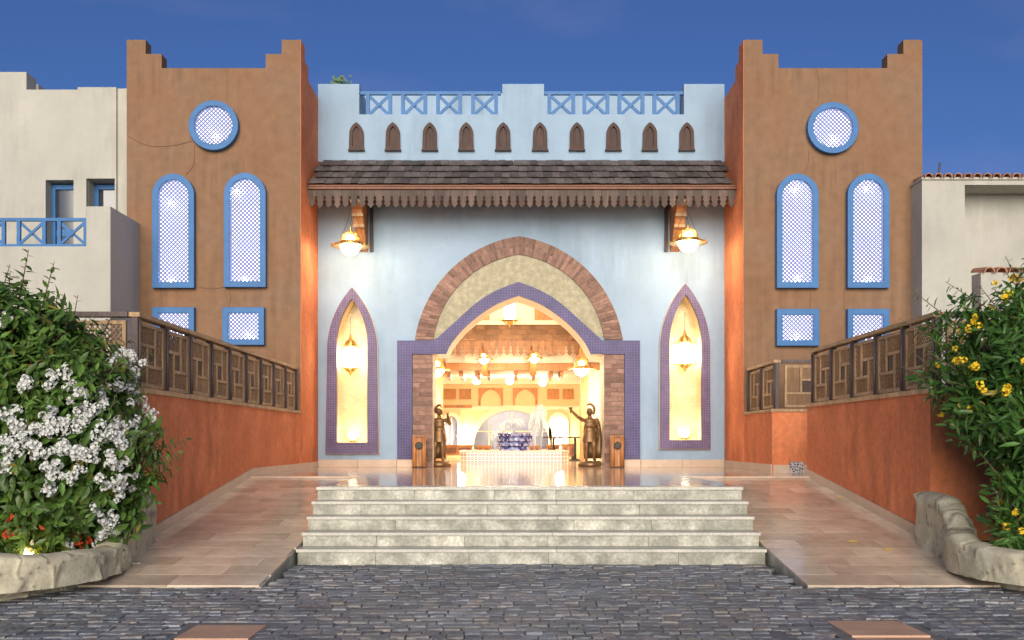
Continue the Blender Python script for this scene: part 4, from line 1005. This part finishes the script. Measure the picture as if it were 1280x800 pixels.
# ------------------------------------------------------------------ wooden bins by the pilasters
def bin_(px, label):
    d = 22.35; X = ax(px, d); t = thing('waste_bin', label, 'bin', (X, d, PZ), 'wooden bins beside the brick pilasters'); h = .70
    MB().box(X-.13, X+.13, d-.12, d+.14, PZ+.03, PZ+h-.03).build('body', RAILW, t)
    for xx in (-.105, .105): MB().tube([(X+xx, d-.12, PZ+.02), (X+xx, d-.12, PZ+h)], .05, 12).build('corner_log', OAK, t, smooth=True)
    for xx in (-.03, .03): MB().box(X+xx-.027, X+xx+.027, d-.14, d-.121, PZ+.03, PZ+h-.03).build('slat', OAK, t, bevel=.005)
    MB().box(X-.15, X+.15, d-.14, d+.15, PZ+h, PZ+h+.025).build('lid', OAK, t, bevel=.006)
    k = MB().lathe([(.085, 0), (.085, .02), (.07, .028)], (0, 0, 0), 20); k.v = [(X+a, d-.165-c, PZ+.50+b) for a, b, c in k.v]; k.build('round_opening', IRON, t)
    MB().box(X-.14, X+.14, d-.12, d+.13, PZ, PZ+.03).build('foot', DARKW, t)
bin_(524.5, 'wooden slat bin next to the statue with bent arm'); bin_(771, 'wooden slat bin next to the goblet statue')

# ------------------------------------------------------------------ white house with balcony
hs = thing('white_house', 'cream white house with blue railed balcony beside the tan tower', 'house', (-11, 21.5, 0))
HD = 21.5
x100, x148 = ax(100, HD), ax(148, HD)
ztop = az(112, HD)
def hole(px0, px1, py0, py1): return [(ax(px0, HD), az(py1, HD)), (ax(px0, HD), az(py0, HD)), (ax(px1, HD), az(py0, HD)), (ax(px1, HD), az(py1, HD))]
hol = [hole(57, 92, 225, 312), hole(111, 146, 225, 285)]
MB().slab([(-18, -.2), (-8.2, -.2), (-8.2, ztop), (ax(33, HD), ztop), (ax(33, HD), az(90, HD)), (-14.5, az(90, HD)), (-14.5, ztop), (-18, ztop)], hol, HD, HD+.45).build('wall', CREAMW, hs)
MB().box(-18, -8.2, HD+.45, HD+5, -.2, ztop-.3).build('house_body', CREAMW, hs); MB().box(ax(12, HD+.5), ax(38, HD+.5)+.2, HD+.451, HD+1.2, ztop-.3, az(96, HD)).build('merlon', CREAMW, hs)
MB().box(x100, x148, HD-.12, HD-.001, az(225, HD)+.001, ztop+.01).build('pilaster', CREAMW, hs); MB().box(x148, -8.2, HD-.05, HD-.0012, -.2, ztop+.005).build('pilaster', CREAMW, hs)
MB().box(x100, ax(110.8, HD), HD-.12, HD-.001, 2, az(225, HD)).build('pilaster', CREAMW, hs); MB().box(ax(146.2, HD), x148, HD-.12, HD-.001, 2, az(225, HD)).build('pilaster', CREAMW, hs)
for (a, b, c, e_), nm in (((64, 92, 228, 312), 'balcony_door'), ((118, 146, 228, 285), 'house_window')):
    x0, x1, z0, z1 = ax(a, HD+.3), ax(b, HD), az(e_, HD), az(c, HD)
    z1 += .02
    fr = MB().box(x0, x0+.1, HD+.28, HD+.36, z0, z1).box(x0+.1, x1, HD+.28, HD+.36, z1-.1, z1).build(nm, BLUEP, hs)
    MB().box(x0+.1, x1, HD+.33, HD+.35, z0, z1-.1).build('pane', GLASSD, fr)
    if nm[0] == 'b': MB().box(x0+.12, x1, HD+.30, HD+.328, z0+.35, z0+.5).build('lower_rail', BLUEP, fr)
BD0, BD1 = 19.4, TY-.002
bx1 = ax(138, BD0)
zA, zB = az(258, BD0), az(308, BD0)
xa_ = ax(108, BD0)
MB().box(xa_, bx1, BD0, BD0+.25, -.2, zA).box(bx1-.25, bx1, BD0+.25, BD1, -.2, zA-.002).box(-18, xa_, BD0, BD0+.25, -.2, zB).box(-18, bx1-.25, BD0+.25, HD, 4.6, 4.8).build('balcony', CREAMW, hs)
zr = az(273, BD0)
MB().bar((-16, BD0+.12, zr), (xa_, BD0+.12, zr), .06, .07).build('balcony_rail', BLUEP, hs); MB().bar((-16, BD0+.12, zB+.04), (xa_, BD0+.12, zB+.04), .05, .05).build('balcony_rail', BLUEP, hs)
for a, b in ((-34, 1), (20, 52), (71, 104)):
    A, B = ax(a, BD0), ax(b, BD0)
    for xx in (A, B): MB().box(xx-.035, xx+.035, BD0+.09, BD0+.15, zB, zr-.03).build('balcony_post', BLUEP, hs)
    MB().bar((A, BD0+.112, zB+.05), (B, BD0+.112, zr-.04), .05, .03).build('cross_brace', BLUEP, hs); MB().bar((A, BD0+.145, zr-.04), (B, BD0+.145, zB+.05), .05, .03).build('cross_brace', BLUEP, hs)

# ------------------------------------------------------------------ white wall with roof tiles beside the other tower
hw = thing('tile_topped_wall', 'cream white wall with terracotta coping tiles beside the tan tower', 'wall', (10, 20.4, 0))
WD = 20.4; xw0 = ax(1152.5, WD); xw1 = ax(1206, WD); zw = az(225, WD)
MB().box(xw0, xw1, WD, WD+1.0, -.2, zw).box(xw1, 16, WD+.8, WD+1.0, -.2, zw).build('wall', CREAMW, hw)
MB().box(xw1, 16, WD, WD+.799, zw-.1, zw).build('soffit', CREAMW, hw)
MB().box(xw0-.02, 16, WD-.04, WD+1.0, zw+.001, zw+.05).build('coping', CREAMW, hw)
tl = MB(); n = 7; vs = []
for yy, r in ((-.12, .085), (.6, .075)):
    for k in range(n+1): a = math.pi*k/n; vs.append((math.cos(a)*r, yy, math.sin(a)*r))
for yy, r in ((-.12, .068), (.6, .058)):
    for k in range(n+1): a = math.pi*k/n; vs.append((math.cos(a)*r, yy, math.sin(a)*r))
m_ = n+1
tl.add(vs, [(k, m_+k, m_+k+1, k+1) for k in range(n)] + [(2*m_+k, 2*m_+k+1, 3*m_+k+1, 3*m_+k) for k in range(n)] + [(k, k+1, 2*m_+k+1, 2*m_+k) for k in range(n)])
tlm = tl.mesh('roof_tile', TERTILE); x = xw0+.1
while x < 15: inst('roof_tile', tlm, hw, (x, WD, zw+.045), (.12, 0, random.uniform(-.04, .04))); x += .2
MB().tube([at(1173, 222, WD+.2), at(1175, 203, WD+.2)], .02, 6).build('vent_pipe', IRON, hw)
gw = thing('garden_wall', 'low terracotta tiled garden wall rising behind the yellow flowering bush', 'wall', (8, 15, 0))
gx0 = ax(1226, 15); gz = az(334, 15)
MB().box(gx0, 13, 15, 15.3, -.3, gz-.08).build('wall', CREAMW, gw)
x = gx0+.1
while x < 12: inst('roof_tile', tlm, gw, (x, 15, gz-.08), (.15, 0, random.uniform(-.05, .05)), (1, .6, 1)); x += .19

# ------------------------------------------------------------------ rock plaster planters
def planter(path, heights, base, label, inward):
    t = thing('rock_planter', label, 'planter', (*path[0], 0))
    P = smooth_line(path, 34); n = len(P)
    Hs = [h[1] for h in smooth_line([(i, h) for i, h in enumerate(heights)], 34)]
    Bs = [h[1] for h in smooth_line([(i, h) for i, h in enumerate(base)], 34)]
    m = 44; th = .24; cks = []; vs = []; fs = []
    for i, p in enumerate(P):
        a, b = P[max(0, i-1)], P[min(n-1, i+1)]; d = Vector((b[0]-a[0], b[1]-a[1])).normalized(); nr = Vector((d.y, -d.x))*inward
        for j in range(m+1):
            u = j/m
            if u <= .68: off_, z = 0, Bs[i]-.05+(Hs[i]-Bs[i]+.05)*u/.68; batter = .09*(1-u/.68)
            elif u <= .84: off_, z = th*(u-.68)/.16, Hs[i]+.035*math.sin(math.pi*(u-.68)/.16); batter = 0
            else: off_, z = th, Hs[i]-(Hs[i]-.05)*(u-.84)/.16; batter = 0
            q = Vector((p[0], p[1], z))
            ds, pts = noise.voronoi(Vector((q.x*3.0, q.y*3.0, q.z*4.4)) + .25*noise.noise_vector(q*3)); crack = min(1, (ds[1]-ds[0])*11); cks.append(1-crack)
            rel = .028*crack + .012*noise.noise(q*3.1) + .008*noise.noise(q*11) - .02 + .03*(noise.cell(pts[0]*7.3)-.5)*crack
            o = nr*(rel+batter-off_ + (.02 if u < .84 else 0))
            vs.append((q.x+o.x, q.y+o.y, z + (.015*noise.noise(q*4)+.01*crack if .6 < u < .9 else 0)))
    fs = [(i*(m+1)+j, (i+1)*(m+1)+j, (i+1)*(m+1)+j+1, i*(m+1)+j+1) for i in range(n-1) for j in range(m)]
    ro = MB().add(vs, fs).build('rock_face', ROCK, t, smooth=True)
    at_ = ro.data.attributes.new('joint_dirt', 'FLOAT', 'POINT'); at_.data.foreach_set('value', cks)
    return t
pl = planter([(WL-.08, 12.0), (-4.5, 11.2), (-4.38, 10.4), (-4.42, 9.85), (-4.62, 9.42), (-4.95, 9.15), (-5.65, 8.95), (-7.2, 8.85)], [.80, .72, .33, .33, .33, .37, .36, .36],
    [ramp_z(12)-.04, ramp_z(11.2)-.04, ramp_z(10.4)-.06, -.1, -.1, -.12, -.14, -.14], 'rock textured plaster planter under the white flowering bush', 1)
pr_ = planter([(WR+.08, 12.0), (5.1, 11.2), (4.93, 10.5), (4.97, 9.95), (5.15, 9.62), (5.55, 9.35), (6.2, 9.15), (7.6, 9.05)], [.80, .75, .44, .34, .34, .34, .34, .34],
    [ramp_z(12)-.04, ramp_z(11.2)-.04, ramp_z(10.5)-.06, -.1, -.1, -.12, -.14, -.14], 'rock textured plaster planter under the yellow flowering bush', -1)
MB().prism_xy([(-4.55, 11.98), (-4.45, 10.4), (-4.7, 9.6), (-5.2, 9.2), (-7.3, 9.0), (-9.4, 9), (-9.4, 11.98)], -.3, .24).build('soil', SOIL, pl)
MB().prism_xy([(5.2, 11.98), (5.05, 10.5), (5.3, 9.8), (5.8, 9.4), (7.6, 9.25), (9.4, 9.25), (9.4, 11.98)], -.3, .24).build('soil', SOIL, pr_)

# ------------------------------------------------------------------ bushes
def leaf_geo(L_, W_):
    v = [(0, 0, 0), (-W_*.42, .30*L_, .10*W_), (0, .34*L_, -.08*W_), (W_*.42, .30*L_, .10*W_), (-W_*.36, .66*L_, -.02*L_), (0, .68*L_, -.05*L_), (W_*.36, .66*L_, -.02*L_), (0, L_, -.14*L_)]
    f = [(0, 2, 1), (0, 3, 2), (1, 2, 5, 4), (2, 3, 6, 5), (4, 5, 7), (5, 6, 7)]
    return np.array(v), f
def lump(c, r, seed):
    c = Vector(c)
    def rad(d): return 1 + .2*noise.noise(Vector(d)*2.1+Vector((seed, 0, 0))) + .17*noise.noise(Vector(d)*5+Vector((0, seed, 0)))
    return c, Vector(r), rad
def bush(t, lumps, n, leafL, leafW, lm, seed, droop, sprig=5, nbig=300):
    rs = random.Random(seed); V = []; F = []; cand = []; tw = MB()
    tot = sum(l[1].x*l[1].z for l in lumps)
    geo, gf = leaf_geo(1, leafW/leafL)
    for c, r, rad in lumps:
        k = int(n*r.x*r.z/tot/sprig)
        for i in range(k):
            while True:
                d = Vector((rs.gauss(0, 1), rs.gauss(0, 1), rs.gauss(0, 1))).normalized()
                if d.y < .45: break
            rr_ = rad(d) * (1 - abs(rs.gauss(0, .15)) + .05)
            p = c + Vector((d.x*r.x, d.y*r.y, d.z*r.z))*rr_
            if p.z < .3 or (noise.noise(p*2.3+Vector((seed, 0, 0))) < -.22 and rr_ > .86): continue
            ax_ = (d + Vector((rs.uniform(-.6, .6), rs.uniform(-.6, .6), rs.uniform(-.5, .7)))).normalized()
            shoot = rs.random() < .05 and d.z > -.2
            if shoot: ax_ = (d + Vector((rs.uniform(-.5, .5), rs.uniform(-.5, .2), rs.uniform(0, .8)))).normalized(); tw.tube([p-ax_*.15, p+ax_*.25, p+ax_*(.035*sprig*3)], [.009, .006, .003], 4)
            for q in range(sprig*3 if shoot else sprig):
                a = q*2.4 + rs.uniform(-.3, .3); side = ax_.orthogonal().normalized(); s2 = ax_.cross(side)
                dr = (ax_*rs.uniform(.2, .8) + side*math.cos(a) + s2*math.sin(a) + Vector((0, 0, -droop))).normalized()
                up = (ax_ + Vector((0, 0, .6)) + Vector((rs.uniform(-.4, .4), rs.uniform(-.4, .4), rs.uniform(-.2, .4)))).normalized()
                x_ = dr.cross(up)
                if x_.length < .05: continue
                x_.normalize(); z_ = x_.cross(dr); L_ = leafL*rs.uniform(.5, 1.3)*(1 - .5*q/(sprig*3) if shoot else 1)
                pos = p + ax_*(.035*q)
                cand.append((pos, x_, dr, z_, L_, rr_, -z_.y))
    # the leaves that show largest are pieces of their own
    vis = sorted(range(len(cand)), key=lambda i: -(cand[i][4]*max(0, cand[i][6])*(1 if cand[i][5] > .97 and abs(cand[i][0].x) < .515*cand[i][0].y else 0)))[:nbig]
    vs_ = set(vis); o = org(t)
    for i, (pos, x_, dr, z_, L_, _, _) in enumerate(cand):
        if i in vs_: continue
        Mx = np.array([x_, dr, z_])*L_
        n0 = len(V); V.extend(map(tuple, geo @ Mx + np.array(pos))); F.extend(tuple(a+n0 for a in f) for f in gf)
    MB().add(V, F).build('foliage', lm, t, kind='stuff'); tw.build('twigs', STEM, t, kind='stuff')
    me = MB().add([tuple(v) for v in geo], gf).mesh('leaf', lm)
    for i in vis:
        pos, x_, dr, z_, L_, _, _ = cand[i]
        ob = bpy.data.objects.new('leaf', me); col.objects.link(ob); ob.parent = t
        ob.matrix_local = Matrix.Translation(pos-o) @ Matrix((x_, dr, z_)).transposed().to_4x4() @ Matrix.Scale(L_, 4)
def hit(px, py, lumps):
    d = Vector(((px-640)/FPX, 1, -(py-552)/FPX)); o = Vector((0, 0, EYE)); best = None
    for c, r, rad in lumps:
        a = Vector((d.x/r.x, d.y/r.y, d.z/r.z)); b = Vector(((o.x-c.x)/r.x, (o.y-c.y)/r.y, (o.z-c.z)/r.z))
        A, B, C = a.dot(a), a.dot(b), b.dot(b)-1.05
        D = B*B-A*C
        t_ = (-B-math.sqrt(D))/A if D > 0 else -B/A
        if D > 0 or best is None:
            if best is None or t_ < best: best = t_
    return o + d*best
def cluster(n, r, ps, seed, mat_, nm):       # a ball of small papery petals
    rs = random.Random(seed); b = MB()
    for i in range(n):
        d = Vector((rs.gauss(0, 1), rs.gauss(0, 1)-.5, rs.gauss(0, 1))).normalized(); c = d*r*rs.uniform(.5, 1); u = d.orthogonal().normalized(); v = d.cross(u); a0 = rs.uniform(0, 6)
        for k in range(3):
            a = a0+k*2.1; e1 = u*math.cos(a)+v*math.sin(a); e2 = u*math.cos(a+.95)+v*math.sin(a+.95); e0 = u*math.cos(a-.95)+v*math.sin(a-.95)
            b.add([c, c+e0*ps*.85+d*ps*.4, c+e1*ps+d*ps*.5, c+e2*ps*.85+d*ps*.4], [(0, 1, 2, 3)])
    return b.mesh(nm, mat_)
LB = thing('bougainvillea_bush', 'dense green bush covered in clusters of small white flowers', 'bush', (-5.7, 10.8, .2))
lumA = [lump((-5.95, 10.75, 1.55), (1.8, 1.25, 1.38), 1), lump((-5.0, 10.6, 1.35), (.95, .8, 1.0), 5), lump((-7.2, 10.5, 1.4), (1.3, 1.2, 1.35), 9), lump((-4.75, 10.75, .85), (.62, .6, .6), 13), lump((-5.0, 10.7, 2.0), (.72, .7, .68), 17), lump((-5.7, 10.6, 2.45), (.9, .8, .62), 19)]
bush(LB, lumA, 38000, .145, .068, LEAFA, 11, .35)
for i in range(7):
    a = -5.9+random.uniform(-.9, .9); MB().tube([(a*.5-2.9, 10.8, .2), (a, 10.4+random.uniform(-.3, .4), 1.2), (a+random.uniform(-.6, .6), 10.3+random.uniform(-.3, .3), 2.3), (a+random.uniform(-.5, .5), 10.3, 2.55)], [.035, .025, .018, .01], 6).build('stem', STEM, LB, smooth=True)
cl = [cluster(17, .075, .03, k, WHITEF, 'flower_cluster') for k in range(4)]
fl = [(76, 466), (90, 478), (68, 475), (106, 486), (98, 495), (88, 500), (112, 505), (124, 490), (130, 500), (118, 512), (104, 520), (95, 527), (85, 532), (70, 528), (62, 522), (58, 540), (46, 532), (135, 532), (140, 543), (128, 548), (160, 440), (150, 446), (168, 447), (148, 475), (160, 478), (166, 485), (172, 500), (186, 520), (182, 530), (176, 548), (158, 530), (150, 545), (155, 556), (10, 520), (18, 530), (30, 545), (38, 552), (22, 558), (12, 570), (6, 580), (80, 555), (72, 562), (92, 566), (100, 570), (112, 572), (118, 560), (62, 580), (70, 590), (85, 596), (140, 575), (150, 585), (160, 595), (165, 610), (145, 600), (130, 605), (150, 618), (138, 655), (130, 665), (142, 642), (128, 685), (85, 688), (42, 685), (35, 700), (48, 560), (3, 548), (0, 400), (34, 480), (178, 517), (95, 590), (60, 606), (170, 470), (120, 640)]
for i, (px, py) in enumerate(fl):
    for q in range(4):
        p = hit(px+random.uniform(-11, 11)*(q > 0), py+random.uniform(-9, 9)*(q > 0), lumA); s_ = random.uniform(.42, .8)
        p = p + (Vector((0, 0, EYE)) - p).normalized()*.16
        inst('flower_cluster', cl[(i+q) % 4], LB, (p.x, p.y, max(p.z, .3)), (random.uniform(-.5, .5), random.uniform(-3, 3), random.uniform(-.5, .5)), (s_,)*3)
rcm = cluster(7, .06, .04, 20, REDF, 'red_flower')
for px, py in ((25, 640), (22, 650), (60, 655), (100, 672), (108, 676), (15, 668)):
    p = hit(px, py, lumA); inst('red_flower', rcm, LB, (p.x, p.y-.05, max(.32, p.z)), (0, random.uniform(-3, 3), 0))
gl = thing('garden_spotlight', 'small warm garden lamp glowing under the white flowering bush', 'lamp', (-4.95, 10.1, .24))
MB().ball((-4.95, 10.1, .30), .05, 12, 8).build('bulb', emit('garden_bulb', (1, .55, .2), 30), gl, smooth=True); MB().lathe([(.05, 0), (.06, .05), (.03, .09)], (-4.95, 10.1, .20), 12).build('base', IRON, gl)
RB = thing('yellow_bells_bush', 'dense green bush with lance leaves and yellow flower clusters', 'bush', (6.2, 10.8, .2))
lumB = [lump((6.5, 10.7, 2.2), (1.68, 1.2, 1.12), 21), lump((5.92, 10.5, 1.9), (1.05, .9, .8), 25), lump((7.2, 10.5, 1.6), (1.3, 1.1, 1.5), 29), lump((5.42, 10.05, .72), (.42, .4, .36), 33), lump((5.75, 10.3, 1.15), (.5, .5, .6), 41), lump((5.65, 10.7, 2.45), (.7, .7, .55), 37)]
bush(RB, lumB, 30000, .165, .05, LEAFB, 12, .5)
for i in range(7):
    a = 6.4+random.uniform(-.6, .8); MB().tube([(a*.5+3.2, 10.9, .2), (a, 10.6, 1.1), (a+random.uniform(-.6, .6), 10.4, 2.1), (a+random.uniform(-.4, .5), 10.3, 2.7)], [.035, .025, .018, .01], 6).build('stem', STEM, RB, smooth=True)
yc = [cluster(14, .06, .036, 50+k, YELF, 'flower_cluster') for k in range(3)]
for i, (px, py) in enumerate([(1239, 355), (1262, 350), (1257, 369), (1252, 373), (1213, 403), (1219, 408), (1207, 412), (1216, 397), (1197, 415), (1169, 457), (1193, 452), (1201, 451), (1216, 458), (1212, 459), (1221, 481), (1224, 487), (1254, 486), (1252, 491), (1173, 518), (1210, 511), (1190, 437), (1276, 453), (1272, 349), (1254, 657), (1271, 663), (1275, 687), (1252, 684), (1249, 628), (1265, 640)]):
    p = hit(px, py, lumB); p = p + (Vector((0, 0, EYE)) - p).normalized()*.12; s_ = random.uniform(.42, .72)
    inst('flower_cluster', yc[i % 3], RB, (p.x, p.y-.07, p.z), (random.uniform(-.5, .5), random.uniform(-3, 3), random.uniform(-.5, .5)), (s_,)*3)

# ------------------------------------------------------------------ small fallen things
def petal(px, py, z, m, label, nm='fallen_flower'):
    d = FPX*(EYE-z)/(py-552); p = at(px, py, d); b = MB()
    for k in range(5):
        a = k*1.256; b.add([p+Vector((0, 0, .012)), p+Vector((math.cos(a-.4)*.035, math.sin(a-.4)*.035, .014)), p+Vector((math.cos(a)*.055, math.sin(a)*.055, .022)), p+Vector((math.cos(a+.4)*.035, math.sin(a+.4)*.035, .014))], [(0, 1, 2, 3)])
    o = b.build(nm, m, loc=p); sd_ = o.modifiers.new('t', 'SOLIDIFY'); sd_.thickness = .004; return tag(o, label, 'flower', 'fallen flowers')
for px, py in ((1049, 623), (1066, 678), (1110, 688)):
    d = 12.0
    for it in range(20): d = .5*d + .5*FPX*(EYE-ramp_z(d))/(py-552)
    petal(px, py, ramp_z(d), YELF, 'fallen yellow flower lying on the ramp paving')
petal(393, 707, 0, WHITEF, 'fallen white flower lying on cobbles at the step foot')
petal(170, 706, ramp_z(11), WHITEF, 'fallen white flower lying on the ramp paving')
